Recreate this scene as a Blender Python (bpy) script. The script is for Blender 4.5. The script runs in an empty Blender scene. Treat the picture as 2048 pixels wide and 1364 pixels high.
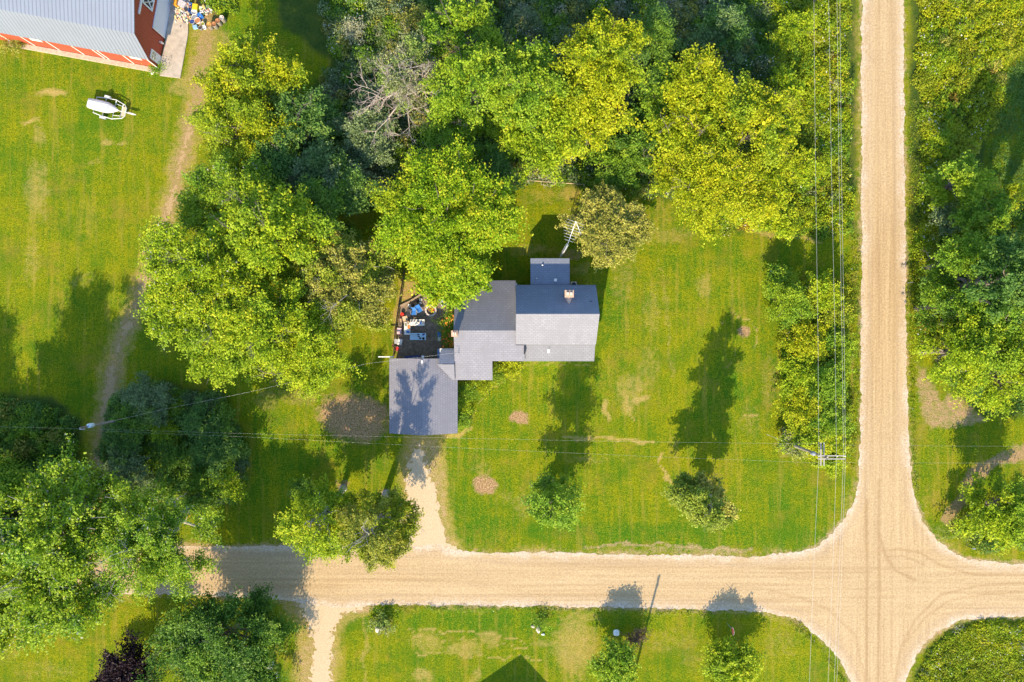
import bpy, math, random
import numpy as np
from mathutils import Vector, Matrix

# ------------------------------------------------------------------ camera, sky, sun, exposure
S = bpy.context.scene
H = 85.33                       # camera height over the ground, metres
PX = 0.0625                     # metres of ground per photograph pixel
cam = bpy.data.cameras.new('camera'); cam.lens = 24; cam.sensor_width = 36
cam.clip_start = 1; cam.clip_end = 2000
co = bpy.data.objects.new('camera', cam); S.collection.objects.link(co)
co.location = (0, 0, H); co.rotation_euler = (0, 0, 0); S.camera = co
SUN_EL = math.radians(33.0); SUN_AZ_X, SUN_AZ_Y = -math.sin(math.radians(14.5)), -math.cos(math.radians(14.5))
w = bpy.data.worlds.new('World'); S.world = w; w.use_nodes = True
nt = w.node_tree; bg = nt.nodes['Background']
sky = nt.nodes.new('ShaderNodeTexSky'); sky.sky_type = 'NISHITA'; sky.sun_disc = False
sky.sun_elevation = SUN_EL; sky.sun_rotation = math.radians(180 + 14.5)
sky.air_density = 1.3; sky.dust_density = 0.4; sky.ozone_density = 3.0
nt.links.new(sky.outputs[0], bg.inputs[0]); bg.inputs[1].default_value = 0.15
sl = bpy.data.lights.new('sun', 'SUN'); sl.energy = 4.1; sl.angle = math.radians(0.5); sl.color = (1.0, 0.83, 0.56)
so = bpy.data.objects.new('sun', sl); S.collection.objects.link(so)
sdir = Vector((SUN_AZ_X * math.cos(SUN_EL), SUN_AZ_Y * math.cos(SUN_EL), math.sin(SUN_EL)))
so.rotation_euler = sdir.to_track_quat('Z', 'Y').to_euler(); so.location = sdir * 200
S.view_settings.view_transform = 'Standard'; S.view_settings.look = 'None'
S.view_settings.exposure = 1.2; S.view_settings.gamma = 1.0
S.render.engine = 'CYCLES'; S.cycles.max_bounces = 6; S.cycles.diffuse_bounces = 3
S.cycles.transparent_max_bounces = 4

def W(px, py, h=0.0):           # photograph pixel + real height -> world x, y
    k = PX * (1 - h / H)
    return ((px - 1024) * k, (682 - py) * k)

# ------------------------------------------------------------------ object helpers
def tag(o, label=None, cat=None, group=None, kind=None):
    if label: o['label'] = label
    if cat: o['category'] = cat
    if group: o['group'] = group
    if kind: o['kind'] = kind
    return o
def empty(name, loc, label=None, cat=None, group=None, rz=0.0):
    o = bpy.data.objects.new(name, None); S.collection.objects.link(o)
    o.location = loc; o.rotation_euler = (0, 0, rz); o.empty_display_size = 0.3
    return tag(o, label, cat, group)
def link(name, me, parent=None):
    o = bpy.data.objects.new(name, me); S.collection.objects.link(o)
    if parent: o.parent = parent
    return o
def np_mesh(name, V, F=None, nper=4, mats=(), attrs=None, cols=None):
    """V (n,3), faces as consecutive runs (F None) or int array (m,nper)"""
    me = bpy.data.meshes.new(name); n = len(V)
    me.vertices.add(n); me.vertices.foreach_set('co', np.ascontiguousarray(V, np.float32).ravel())
    if F is None: F = np.arange(n).reshape(-1, nper)
    m = len(F); nper = F.shape[1]
    me.loops.add(m * nper); me.loops.foreach_set('vertex_index', np.ascontiguousarray(F, np.int32).ravel())
    me.polygons.add(m); me.polygons.foreach_set('loop_start', np.arange(0, m * nper, nper, dtype=np.int32))
    me.polygons.foreach_set('loop_total', np.full(m, nper, np.int32))
    me.update(calc_edges=True)
    if cols is not None:
        a = me.attributes.new('col', 'FLOAT_COLOR', 'POINT')
        c4 = np.ones((n, 4), np.float32); c4[:, :3] = cols; a.data.foreach_set('color', c4.ravel())
    for k, v in (attrs or {}).items():
        a = me.attributes.new(k, 'FLOAT', 'POINT'); a.data.foreach_set('value', np.ascontiguousarray(v, np.float32))
    for mt in mats: me.materials.append(mt)
    return me

class MB:
    """collects polygons; build() links them as one mesh object with metre UVs"""
    def __init__(s): s.v = []; s.f = []; s.sm = []
    def face(s, pts, smooth=False):
        i = len(s.v); s.v += [tuple(p) for p in pts]; s.f.append(tuple(range(i, i + len(pts)))); s.sm.append(smooth)
    def mesh(s, V, F, smooth=False):
        i = len(s.v); s.v += [tuple(p) for p in V]
        for f in F: s.f.append(tuple(i + k for k in f)); s.sm.append(smooth)
    def box(s, x0, x1, y0, y1, z0, z1, M=None):
        V = [Vector((x, y, z)) for z in (z0, z1) for x, y in ((x0, y0), (x1, y0), (x1, y1), (x0, y1))]
        if M is not None: V = [M @ p for p in V]
        s.mesh(V, [(0, 3, 2, 1), (4, 5, 6, 7), (0, 1, 5, 4), (1, 2, 6, 5), (2, 3, 7, 6), (3, 0, 4, 7)]); return s
    def prism(s, poly, z0, z1):
        n = len(poly)
        a = sum(poly[i][0] * poly[(i + 1) % n][1] - poly[(i + 1) % n][0] * poly[i][1] for i in range(n))
        if a < 0: poly = poly[::-1]
        V = [(x, y, z0) for x, y in poly] + [(x, y, z1) for x, y in poly]
        s.mesh(V, [tuple(range(n))[::-1], tuple(range(n, 2 * n))] + [(i, (i + 1) % n, n + (i + 1) % n, n + i) for i in range(n)]); return s
    def slab(s, poly3, t):      # roof plane: top polygon given counter-clockwise from above, thickness t downwards
        P = [Vector(p) for p in poly3]; n = len(P)
        nn = (P[1] - P[0]).cross(P[2] - P[1])
        if nn.z < 0: P = P[::-1]
        V = P + [p - Vector((0, 0, t)) for p in P]
        s.mesh(V, [tuple(range(n)), tuple(range(n, 2 * n))[::-1]] + [(i, n + i, n + (i + 1) % n, (i + 1) % n) for i in range(n)]); return s
    def tube(s, pts, rad, n=6, cap=True):
        pts = [Vector(p) for p in pts]
        if not hasattr(rad, '__len__'): rad = [rad] * len(pts)
        rings = []; up = Vector((0.31, 0.17, 0.93))
        for i, p in enumerate(pts):
            d = (pts[min(i + 1, len(pts) - 1)] - pts[max(i - 1, 0)])
            d = d.normalized() if d.length > 1e-9 else Vector((0, 0, 1))
            a = d.cross(up if abs(d.dot(up)) < .95 else Vector((1, 0, 0))).normalized(); b = d.cross(a)
            rings.append([p + (a * math.cos(t) + b * math.sin(t)) * rad[i] for t in [2 * math.pi * k / n for k in range(n)]])
        V = [q for r in rings for q in r]; F = []
        for i in range(len(pts) - 1):
            for k in range(n):
                F.append((i * n + k, i * n + (k + 1) % n, (i + 1) * n + (k + 1) % n, (i + 1) * n + k))
        if cap: F.append(tuple(range(n))); F.append(tuple(range((len(pts) - 1) * n, len(pts) * n))[::-1])
        s.mesh(V, F, True); return s
    def lathe(s, prof, c=(0, 0, 0), n=16):
        V = []; F = []
        for r, z in prof:
            for k in range(n):
                t = 2 * math.pi * k / n; V.append((c[0] + r * math.cos(t), c[1] + r * math.sin(t), c[2] + z))
        for i in range(len(prof) - 1):
            for k in range(n): F.append((i * n + k, i * n + (k + 1) % n, (i + 1) * n + (k + 1) % n, (i + 1) * n + k))
        if prof[-1][0] > 1e-4: F.append(tuple(range((len(prof) - 1) * n, len(prof) * n)))
        s.mesh(V, F, True); return s
    def build(s, name, mat, parent=None, bevel=0.0):
        me = bpy.data.meshes.new(name); me.from_pydata(s.v, [], s.f)
        uv = me.uv_layers.new(name='UVMap').data
        for p in me.polygons:
            n = p.normal; u = Vector((0, 0, 1)).cross(n)
            u = u.normalized() if u.length > 0.02 else Vector((1, 0, 0)); v = n.cross(u)
            p.use_smooth = s.sm[p.index]
            for li in p.loop_indices:
                c = me.vertices[me.loops[li].vertex_index].co; uv[li].uv = (c.dot(u), c.dot(v))
        me.materials.append(mat); o = link(name, me, parent)
        if bevel:
            b = o.modifiers.new('bevel', 'BEVEL'); b.width = bevel; b.segments = 2; b.limit_method = 'ANGLE'
        return o

# ------------------------------------------------------------------ materials
def new_mat(name):
    m = bpy.data.materials.new(name); m.use_nodes = True; t = m.node_tree
    return m, t, t.nodes['Principled BSDF']
def N(t, typ, **kw):
    n = t.nodes.new(typ)
    for k, v in kw.items():
        if k.startswith('i_'): n.inputs[k[2:].replace('_', ' ')].default_value = v
        else: setattr(n, k, v)
    return n
def mixc(t, fac, a, b, blend='MIX'):
    n = t.nodes.new('ShaderNodeMix'); n.data_type = 'RGBA'; n.blend_type = blend
    for i, x in ((0, fac), (6, a), (7, b)):
        if isinstance(x, bpy.types.NodeSocket): t.links.new(x, n.inputs[i])
        elif i == 0: n.inputs[0].default_value = x
        else: n.inputs[i].default_value = (*x[:3], 1)
    return n.outputs[2]
def math_(t, op, a, b=0.0, c=None, clamp=False):
    n = t.nodes.new('ShaderNodeMath'); n.operation = op; n.use_clamp = clamp
    for i, x in enumerate((a, b, c)):
        if x is None: continue
        if isinstance(x, bpy.types.NodeSocket): t.links.new(x, n.inputs[i])
        else: n.inputs[i].default_value = x
    return n.outputs[0]
def noise(t, scale, detail=3.0, rough=.55, vec=None, dist=0.0):
    n = N(t, 'ShaderNodeTexNoise'); n.inputs['Scale'].default_value = scale; n.inputs['Detail'].default_value = detail
    n.inputs['Roughness'].default_value = rough; n.inputs['Distortion'].default_value = dist
    if vec is None:
        vec = N(t, 'ShaderNodeTexCoord').outputs['Object']
    t.links.new(vec, n.inputs['Vector']); return n.outputs['Fac']
def ramp(t, x, lo, hi):
    n = N(t, 'ShaderNodeMapRange'); n.inputs[1].default_value = lo; n.inputs[2].default_value = hi
    t.links.new(x, n.inputs[0]); return n.outputs[0]
def scaled(t, sx, sy, sz=1.0, rot=0.0, src='Object'):
    m = N(t, 'ShaderNodeMapping'); t.links.new(N(t, 'ShaderNodeTexCoord').outputs[src], m.inputs[0])
    m.inputs['Scale'].default_value = (sx, sy, sz); m.inputs['Rotation'].default_value = (0, 0, rot); return m.outputs[0]
def bump(t, bsdf, h, strength=.5, dist=.05):
    b = N(t, 'ShaderNodeBump'); b.inputs['Strength'].default_value = strength; b.inputs['Distance'].default_value = dist
    t.links.new(h, b.inputs['Height']); t.links.new(b.outputs[0], bsdf.inputs['Normal'])
def attr(t, name):
    a = N(t, 'ShaderNodeAttribute'); a.attribute_name = name; return a

_mc = {}
def plain(name, col, rough=.7, metal=0.0, var=.25, scale=6.0, bmp=.15, dirt=None):
    if name in _mc: return _mc[name]
    m, t, b = new_mat(name)
    f = ramp(t, noise(t, scale, 5, .65), .3, .7)
    c = mixc(t, f, [x * (1 - var) for x in col], [min(1, x * (1 + var)) for x in col])
    if dirt: c = mixc(t, ramp(t, noise(t, scale * .4, 5, .7), .52, .66), c, dirt)
    t.links.new(c, b.inputs['Base Color']); b.inputs['Roughness'].default_value = rough; b.inputs['Metallic'].default_value = metal
    if bmp: bump(t, b, noise(t, scale * 5, 3), bmp, .02)
    _mc[name] = m; return m

def shingle_mat(name, base, row=.28, wid=.5, k=.58):
    m, t, b = new_mat(name)
    uv = N(t, 'ShaderNodeTexCoord').outputs['UV']
    br = N(t, 'ShaderNodeTexBrick'); t.links.new(uv, br.inputs['Vector'])
    br.offset = .5; br.inputs['Color1'].default_value = (*[x * .93 for x in base], 1); br.inputs['Color2'].default_value = (*[x * 1.1 for x in base], 1)
    br.inputs['Mortar'].default_value = (*[x * k for x in base], 1); br.inputs['Scale'].default_value = 1
    br.inputs['Mortar Size'].default_value = .034; br.inputs['Mortar Smooth'].default_value = .6; br.inputs['Brick Width'].default_value = wid; br.inputs['Row Height'].default_value = row
    c = mixc(t, ramp(t, noise(t, .6, 4, .6), .35, .7), br.outputs['Color'], [x * .8 for x in base])
    st = ramp(t, noise(t, 1.0, 4, .65, scaled(t, 2.2, .35, 1, src='UV')), .45, .75)
    c = mixc(t, math_(t, 'MULTIPLY', st, .3), c, [base[0] * .62, base[1] * .6, base[2] * .6])
    c = mixc(t, math_(t, 'MULTIPLY', ramp(t, noise(t, 22, 2), .35, .65), .22), c, (.06, .06, .07))
    t.links.new(c, b.inputs['Base Color']); b.inputs['Roughness'].default_value = .85
    bump(t, b, br.outputs['Color'], .4, .02); return m

def rib_mat(name, base, pitch=.46, k=.7, rough=.45):
    m, t, b = new_mat(name)
    uv = N(t, 'ShaderNodeTexCoord').outputs['UV']; sx = N(t, 'ShaderNodeSeparateXYZ'); t.links.new(uv, sx.inputs[0])
    f = math_(t, 'FRACT', math_(t, 'DIVIDE', sx.outputs[0], pitch))
    d = math_(t, 'ABSOLUTE', math_(t, 'SUBTRACT', f, .5))
    g = ramp(t, d, .36, .46)
    c = mixc(t, math_(t, 'MULTIPLY', g, .8), base, [x * k for x in base])
    c = mixc(t, math_(t, 'MULTIPLY', ramp(t, noise(t, .5, 5, .65), .45, .75), .25), c, [base[0] * .7, base[1] * .68, base[2] * .66])
    t.links.new(c, b.inputs['Base Color']); b.inputs['Roughness'].default_value = rough; b.inputs['Metallic'].default_value = .1
    bump(t, b, g, .5, .04); return m

def leaf_mat(name='foliage', trans=.27):
    m, t, b = new_mat(name)
    a = attr(t, 'col'); c = a.outputs['Color']
    c = mixc(t, math_(t, 'MULTIPLY', noise(t, 5.0, 2), .12), c, (.02, .05, .01))
    t.links.new(c, b.inputs['Base Color']); b.inputs['Roughness'].default_value = .5; b.inputs['Specular IOR Level'].default_value = .16
    tr = N(t, 'ShaderNodeBsdfTranslucent')
    t.links.new(mixc(t, 1.0, c, (1.0, 1.15, .35), 'MULTIPLY'), tr.inputs[0])
    mx = N(t, 'ShaderNodeMixShader'); mx.inputs[0].default_value = trans
    t.links.new(b.outputs[0], mx.inputs[1]); t.links.new(tr.outputs[0], mx.inputs[2])
    t.links.new(mx.outputs[0], t.nodes['Material Output'].inputs[0]); return m
LEAF = leaf_mat()
BARK = plain('bark', (.16, .13, .11), .9, var=.4, scale=4)
GREYBARK = plain('grey_bark', (.34, .31, .29), .85, var=.3, scale=4)
DEADWOOD = plain('dead_wood', (.40, .33, .29), .85, var=.2, scale=4)

# ------------------------------------------------------------------ numpy noise and distance fields (photograph-pixel space)
def vnoise(x, y, seed=0):
    xi = np.floor(x).astype(np.int64); yi = np.floor(y).astype(np.int64); fx = x - xi; fy = y - yi
    fx = fx * fx * (3 - 2 * fx); fy = fy * fy * (3 - 2 * fy)
    def h(a, b):
        n = (a * 374761393 + b * 668265263 + seed * 1442695041) & 0xffffffff
        n = ((n ^ (n >> 13)) * 1274126177) & 0xffffffff
        return ((n ^ (n >> 16)) & 0xffff) / 65535.0
    return (h(xi, yi) * (1 - fx) + h(xi + 1, yi) * fx) * (1 - fy) + (h(xi, yi + 1) * (1 - fx) + h(xi + 1, yi + 1) * fx) * fy
def fbm(x, y, seed=0, o=4):
    s = 0; a = .5
    for i in range(o): s = s + a * vnoise(x * 2 ** i, y * 2 ** i, seed + i); a *= .5
    return s / (1 - .5 ** o) - .5
def seg_dist(x, y, pts, closed=False):
    d = np.full(x.shape, 1e9); n = len(pts)
    for i in range(n if closed else n - 1):
        (ax, ay), (bx, by) = pts[i], pts[(i + 1) % n]; dx, dy = bx - ax, by - ay
        t = np.clip(((x - ax) * dx + (y - ay) * dy) / (dx * dx + dy * dy + 1e-9), 0, 1)
        d = np.minimum(d, np.hypot(x - ax - t * dx, y - ay - t * dy))
    return d
def inside(x, y, pts):
    r = np.zeros(x.shape, bool); n = len(pts)
    for i in range(n):
        (ax, ay), (bx, by) = pts[i], pts[(i + 1) % n]
        if ay == by: continue
        c = ((ay > y) != (by > y)) & (x < (bx - ax) * (y - ay) / (by - ay) + ax); r ^= c
    return r
def sdf(x, y, pts):
    d = seg_dist(x, y, pts, True); return np.where(inside(x, y, pts), -d, d)
def sstep(x, a, b):
    t = np.clip((x - a) / (b - a), 0, 1); return t * t * (3 - 2 * t)

# ------------------------------------------------------------------ THE GROUND
def grid_axis(lim, step, far):
    c = np.arange(-lim, lim + 1e-6, step); o = np.array(far, float)
    return np.concatenate([-o[::-1], c, o])
gx = grid_axis(72, .3, [80, 95, 120, 170, 260, 420, 700]); gy = grid_axis(51, .3, [58, 70, 90, 130, 200, 400, 700])
X, Y = np.meshgrid(gx, gy); X = X.ravel(); Y = Y.ravel()
PXX = X / PX + 1024; PYY = 682 - Y / PX
wx = PXX + 22 * fbm(PXX / 24, PYY / 24, 3); wy = PYY + 22 * fbm(PXX / 24, PYY / 24, 9)
def ell(cx, cy, rx, ry, soft=.35, rot=0.0):
    c, s_ = math.cos(rot), math.sin(rot); a = (wx - cx) * c + (wy - cy) * s_; b = -(wx - cx) * s_ + (wy - cy) * c
    return 1 - sstep(np.hypot(a / rx, b / ry), 1 - soft, 1 + soft)
def line(pts, wd, soft=.5):
    return 1 - sstep(seg_dist(wx, wy, pts) / wd, 1 - soft, 1 + soft)
Z0 = np.zeros_like(X)
dirt = Z0.copy(); dry = Z0.copy(); mulch = Z0.copy(); lush = Z0.copy(); pale = Z0.copy()
TRACK = [(412, -40), (405, 110), (385, 230), (362, 330), (335, 430), (300, 540), (270, 620), (235, 700), (215, 790), (203, 880), (195, 960), (188, 1060)]
dirt = np.maximum(dirt, .75 * line(TRACK, 17, .7)); dry = np.maximum(dry, .6 * line(TRACK, 28, .6))
dry = np.maximum(dry, .55 * ell(430, 130, 40, 90)); dry = np.maximum(dry, .6 * ell(390, 175, 60, 22))
for (cx, cy, rx, ry, k) in [(107, 186, 26, 9, .95), (60, 243, 26, 5, .8), (215, 283, 16, 6, .7), (246, 285, 10, 6, .6), (80, 270, 14, 22, .5), (190, 320, 12, 10, .35),
        (75, 380, 26, 60, .5), (65, 520, 20, 55, .4), (160, 560, 30, 20, .3), (1262, 780, 34, 34, .5), (1258, 808, 20, 24, .5), (1214, 818, 6, 22, .85), (1285, 800, 22, 5, .8),
        (1410, 570, 18, 28, .45), (1170, 920, 60, 10, .35), (1330, 470, 70, 16, .4), (1330, 430, 30, 40, .3), (1245, 560, 28, 60, .35), (1300, 620, 22, 60, .35),
        (1278, 480, 30, 14, .3), (1300, 735, 26, 50, .35), (1150, 1290, 44, 68, .62), (1160, 1235, 44, 14, .5), (855, 1285, 34, 22, .5), (925, 1298, 40, 16, .55), (980, 1278, 22, 18, .5),
        (845, 1352, 24, 14, .6), (950, 1358, 10, 18, .5), (1090, 1290, 20, 10, .5), (1015, 1000, 30, 14, .3), (1045, 1010, 16, 40, .35), (1355, 1010, 26, 12, .3), (1350, 900, 14, 30, .35),
        (960, 940, 24, 20, .35), (1340, 1285, 80, 26, .3), (1385, 1320, 30, 24, .3), (1560, 1290, 40, 40, .3), (90, 1340, 80, 16, .3), (20, 1290, 30, 40, .35),
        (1560, 560, 14, 60, .25), (1540, 760, 20, 60, .35), (1860, 1000, 20, 40, .3), (600, 790, 50, 22, .45), (530, 800, 30, 20, .4), (700, 1000, 50, 20, .3),
        (1095, 390, 60, 18, .35), (1140, 385, 26, 16, .55), (1160, 540, 26, 14, .5), (1065, 500, 60, 14, .45), (1500, 840, 30, 40, .3), (1840, 860, 10, 20, .3), (640, 1040, 50, 20, .2)]:
    dry = np.maximum(dry, k * ell(cx, cy, rx, ry, .6))
for pts, wd, k in [([(1322, 900), (1312, 925), (1335, 955), (1362, 985)], 3.2, .9), ([(1130, 876), (1200, 874), (1260, 880), (1310, 886)], 3.2, .8), ([(1490, 833), (1520, 830)], 3, .8),
        ([(1252, 790), (1258, 825), (1272, 838)], 4, .8), ([(1460, 632), (1500, 636), (1520, 660), (1515, 700)], 2.2, .75), ([(1443, 650), (1450, 644)], 2.5, .5),
        ([(1498, 460), (1540, 470), (1600, 480), (1640, 486)], 5, .6), ([(1450, 740), (1462, 720), (1470, 700)], 2.5, .4),
        ([(920, 868), (938, 840), (950, 806), (980, 776), (1015, 758), (1040, 736), (1075, 727), (1180, 727)], 2.0, .55),
        ([(885, 868), (915, 872), (940, 855)], 6, .8), ([(726, 1210), (731, 1290), (728, 1364)], 4, .5), ([(820, 1262), (920, 1262), (1010, 1275), (1065, 1290)], 1.8, .75),
        ([(830, 1275), (940, 1278), (1000, 1288), (1060, 1297)], 1.8, .7), ([(830, 1306), (920, 1311), (1080, 1316)], 2, .7), ([(1700, 600), (1703, 800), (1700, 900)], 5, .4),
        ([(1318, 520), (1330, 600), (1345, 760)], 5, .35), ([(1560, 905), (1580, 915), (1600, 930)], 3, .5), ([(1225, 905), (1330, 980)], 3, .25)]:
    dry = np.maximum(dry, k * line(pts, wd, .5))
for (cx, cy, rx, ry, k, r) in [(708, 835, 76, 48, .95, .15), (1038, 835, 17, 17, 1, 0), (970, 972, 26, 19, 1, 0), (1487, 663, 15, 16, 1, 0), (1103, 968, 20, 12, .6, 0), (1403, 970, 20, 14, .75, 0),
        (684, 976, 16, 12, .7, 0), (775, 985, 20, 12, .7, 0), (1145, 510, 30, 12, .6, 0), (820, 585, 26, 22, .55, 0), (1262, 1275, 60, 14, .35, 0), (600, 260, 6, 40, .2, .2),
        (1925, 815, 26, 20, .6, .6)]:
    mulch = np.maximum(mulch, k * ell(cx, cy, rx, ry, .4, r))
tanp = [(1828, 726), (1852, 732), (1868, 768), (1884, 800), (1900, 782), (1930, 805), (1985, 838), (1950, 852), (1900, 862), (1858, 860), (1838, 835), (1832, 780)]
tq = 1 - sstep(sdf(wx, wy, tanp), -14, 10); pale = np.maximum(pale, .55 * tq); dirt = np.maximum(dirt, .8 * tq); mulch = np.maximum(mulch, .42 * tq)
dirt = np.maximum(dirt, .9 * line([(1893, 1035), (1925, 1000), (1945, 955), (1975, 930), (2048, 905)], 15, .6)); mulch = np.maximum(mulch, .5 * line([(1945, 955), (1975, 930), (2048, 905)], 20, .6))
for (cx, cy, rx, ry, k) in [(1270, 1090, 120, 4, .9), (1420, 1098, 90, 6, .9), (1350, 1103, 130, 8, .6), (725, 1215, 26, 8, .9), (1690, 870, 5, 40, .5), (590, 1225, 40, 30, .5), (845, 960, 26, 90, .6)]:
    pale = np.maximum(pale, k * ell(cx, cy, rx, ry, .5)); dirt = np.maximum(dirt, k * .9 * ell(cx, cy, rx, ry, .5))
pat = [(794, 612), (845, 588), (905, 590), (912, 640), (909, 722), (790, 722), (788, 660)]
mulch = np.maximum(mulch, .6 * (1 - sstep(sdf(wx, wy, pat), 0, 6)))
dry = np.maximum(dry, .75 * (1 - sstep(sdf(wx, wy, [(800, 560), (845, 575), (850, 600), (795, 620), (786, 700), (782, 640)]), -3, 8)))
DRW = [(812, 872), (884, 872), (888, 930), (892, 1000), (905, 1070), (925, 1104), (790, 1104), (812, 1060), (806, 980), (806, 920)]
dk = 1 - sstep(sdf(wx, wy, DRW), -16, 10); dirt = np.maximum(dirt, .62 * dk); pale = np.maximum(pale, dk); dry = np.maximum(dry, .7 * (1 - sstep(sdf(wx, wy, DRW), -8, 22)))
DRS = [(560, 1190), (745, 1200), (730, 1222), (688, 1240), (676, 1270), (672, 1370), (672, 1560), (585, 1560), (590, 1364), (600, 1300), (608, 1250)]
dk = 1 - sstep(sdf(wx, wy, DRS), -12, 8); dirt = np.maximum(dirt, .6 * dk); pale = np.maximum(pale, .9 * dk); dry = np.maximum(dry, .7 * (1 - sstep(sdf(wx, wy, DRS), -4, 22)))
# lush greener patches of lawn
for (cx, cy, rx, ry, k) in [(1120, 760, 130, 60, .5), (1000, 800, 70, 60, .5), (1460, 760, 80, 70, .4), (1500, 1075, 320, 24, .7), (1250, 1062, 300, 14, .7), (1000, 1240, 300, 26, .5), (1230, 620, 22, 60, .5),
        (30, 150, 90, 60, .5), (270, 250, 70, 50, .3), (1600, 1000, 70, 70, .5), (300, 180, 80, 20, .4), (960, 1060, 80, 26, .6), (900, 950, 40, 120, .35), (1280, 500, 22, 30, .4), (500, 900, 120, 100, .6), (460, 60, 30, 60, .3)]:
    lush = np.maximum(lush, k * ell(cx, cy, rx, ry, .8))
ROAD = [(1724, -190), (1724, 0), (1722, 200), (1723, 345), (1722, 600), (1722, 800), (1720, 900), (1717, 960), (1709, 1000), (1693, 1032), (1665, 1066), (1634, 1094), (1600, 1104), (1500, 1112), (1400, 1111), (1250, 1108),
        (1100, 1105), (1000, 1106), (905, 1100), (880, 1090), (840, 1094), (600, 1092), (350, 1092), (200, 1090), (-170, 1085), (-170, 1188), (350, 1188), (500, 1196), (590, 1202), (640, 1212), (690, 1216), (740, 1209), (1000, 1212),
        (1250, 1215), (1400, 1220), (1520, 1222), (1590, 1238), (1640, 1275), (1680, 1320), (1702, 1364), (1712, 1440), (1714, 1560), (1800, 1560), (1802, 1440), (1811, 1364), (1832, 1310), (1870, 1266), (1920, 1241), (1980, 1234), (2220, 1232),
        (2220, 1128), (2000, 1126), (1930, 1118), (1880, 1086), (1845, 1040), (1830, 1000), (1818, 900), (1813, 700), (1811, 500), (1808, 300), (1806, 0), (1806, -190)]
rd = sdf(PXX, PYY, ROAD); spill = (1 - sstep(rd, 1, 15)) * (.45 + .9 * vnoise(PXX / 34, PYY / 34, 77)); dirt = np.maximum(dirt, .62 * spill); pale = np.maximum(pale, (rd < 20) * 1.0); dry = np.maximum(dry, .5 * (1 - sstep(rd, 4, 34)) * vnoise(PXX / 50, PYY / 50, 78))
meadow_polys = {
 'north': [(600, -190), (1545, -190), (1545, 150), (1560, 300), (1330, 400), (1250, 380), (1050, 366), (1000, 380), (740, 420), (640, 420), (540, 300), (600, 200), (660, 120), (560, 60), (545, -40)],
 'verge': [(1545, -190), (1716, -190), (1716, 300), (1712, 468), (1640, 480), (1500, 462), (1440, 470), (1420, 300), (1530, 180)],
 'east': [(1822, -190), (2220, -190), (2220, 60), (2030, 110), (1990, 170), (1975, 330), (1860, 420), (1845, 700), (1830, 560), (1816, 300)],
 'eastwood': [(1862, 400), (2220, 380), (2220, 840), (1960, 830), (1900, 780), (1870, 740), (1850, 640)],
 'corner': [(1822, 1364), (1846, 1310), (1880, 1272), (1925, 1250), (1985, 1244), (2220, 1240), (2220, 1560), (1815, 1560)],
 'northwest': [(385, -190), (480, -190), (476, 30), (420, 45), (395, 20), (380, -10)],
 'westscrub': [(-170, 800), (20, 785), (110, 795), (165, 840), (160, 930), (120, 1000), (-170, 1010)],
}
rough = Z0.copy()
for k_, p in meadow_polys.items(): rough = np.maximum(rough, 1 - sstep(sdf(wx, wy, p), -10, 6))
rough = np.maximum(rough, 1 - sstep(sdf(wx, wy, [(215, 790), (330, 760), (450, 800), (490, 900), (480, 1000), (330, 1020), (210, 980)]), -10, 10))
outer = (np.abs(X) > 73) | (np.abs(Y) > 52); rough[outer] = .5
m_ground, t, b = new_mat('lawn_and_soil')
A = {k: attr(t, k).outputs['Fac'] for k in ('dirt', 'dry', 'mulch', 'lush', 'pale', 'rough')}
n_big = noise(t, .07, 4, .6); n_mid = noise(t, .55, 5, .65); n_f = noise(t, 2.6, 6, .8); n_ff = noise(t, 6.5, 4, .85)
n_mow = noise(t, 1.0, 4, .6, scaled(t, 1.8, .13)); n_mow2 = noise(t, 1.0, 4, .6, scaled(t, .2, 1.6))
yel = math_(t, 'ADD', math_(t, 'MULTIPLY', ramp(t, n_big, .38, .62), .45), math_(t, 'MULTIPLY', ramp(t, n_mid, .40, .62), .45))
yel = math_(t, 'ADD', yel, math_(t, 'MULTIPLY', ramp(t, n_mow, .38, .62), .42))
yel = math_(t, 'SUBTRACT', yel, math_(t, 'MULTIPLY', A['lush'], .75), clamp=True)
c = mixc(t, yel, (.048, .145, .006), (.212, .220, .004))
spk = ramp(t, noise(t, .12, 3, .6), .36, .66)
c = mixc(t, math_(t, 'MULTIPLY', math_(t, 'MULTIPLY', ramp(t, n_f, .48, .64), .6), math_(t, 'ADD', .35, math_(t, 'MULTIPLY', spk, .65))), c, (.32, .31, .012))
c = mixc(t, math_(t, 'MULTIPLY', ramp(t, n_f, .50, .34), .75), c, (.045, .120, .006))
c = mixc(t, math_(t, 'MULTIPLY', ramp(t, n_ff, .48, .36), .8), c, (.012, .050, .003))
c = mixc(t, math_(t, 'MULTIPLY', ramp(t, n_ff, .54, .66), .7), c, (.48, .46, .03))
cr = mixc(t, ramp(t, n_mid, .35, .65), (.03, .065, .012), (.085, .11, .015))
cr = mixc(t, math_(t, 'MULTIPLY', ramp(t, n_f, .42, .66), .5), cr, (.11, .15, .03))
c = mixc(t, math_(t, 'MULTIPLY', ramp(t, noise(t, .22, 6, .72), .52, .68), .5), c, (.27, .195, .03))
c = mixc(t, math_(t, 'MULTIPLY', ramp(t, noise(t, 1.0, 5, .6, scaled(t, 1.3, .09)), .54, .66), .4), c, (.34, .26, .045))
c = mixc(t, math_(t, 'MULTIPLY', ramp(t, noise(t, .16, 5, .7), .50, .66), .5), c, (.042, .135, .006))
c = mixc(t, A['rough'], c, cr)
def brk(a, n, k=.55, lo=.35, hi=.75):    # break an attribute's edge with noise
    return ramp(t, math_(t, 'ADD', a, math_(t, 'MULTIPLY', math_(t, 'SUBTRACT', n, .5), k * 2)), lo, hi)
n_b = noise(t, 1.6, 6, .75)
cd = mixc(t, ramp(t, n_ff, .35, .65), (.30, .21, .05), (.56, .40, .15))
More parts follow.
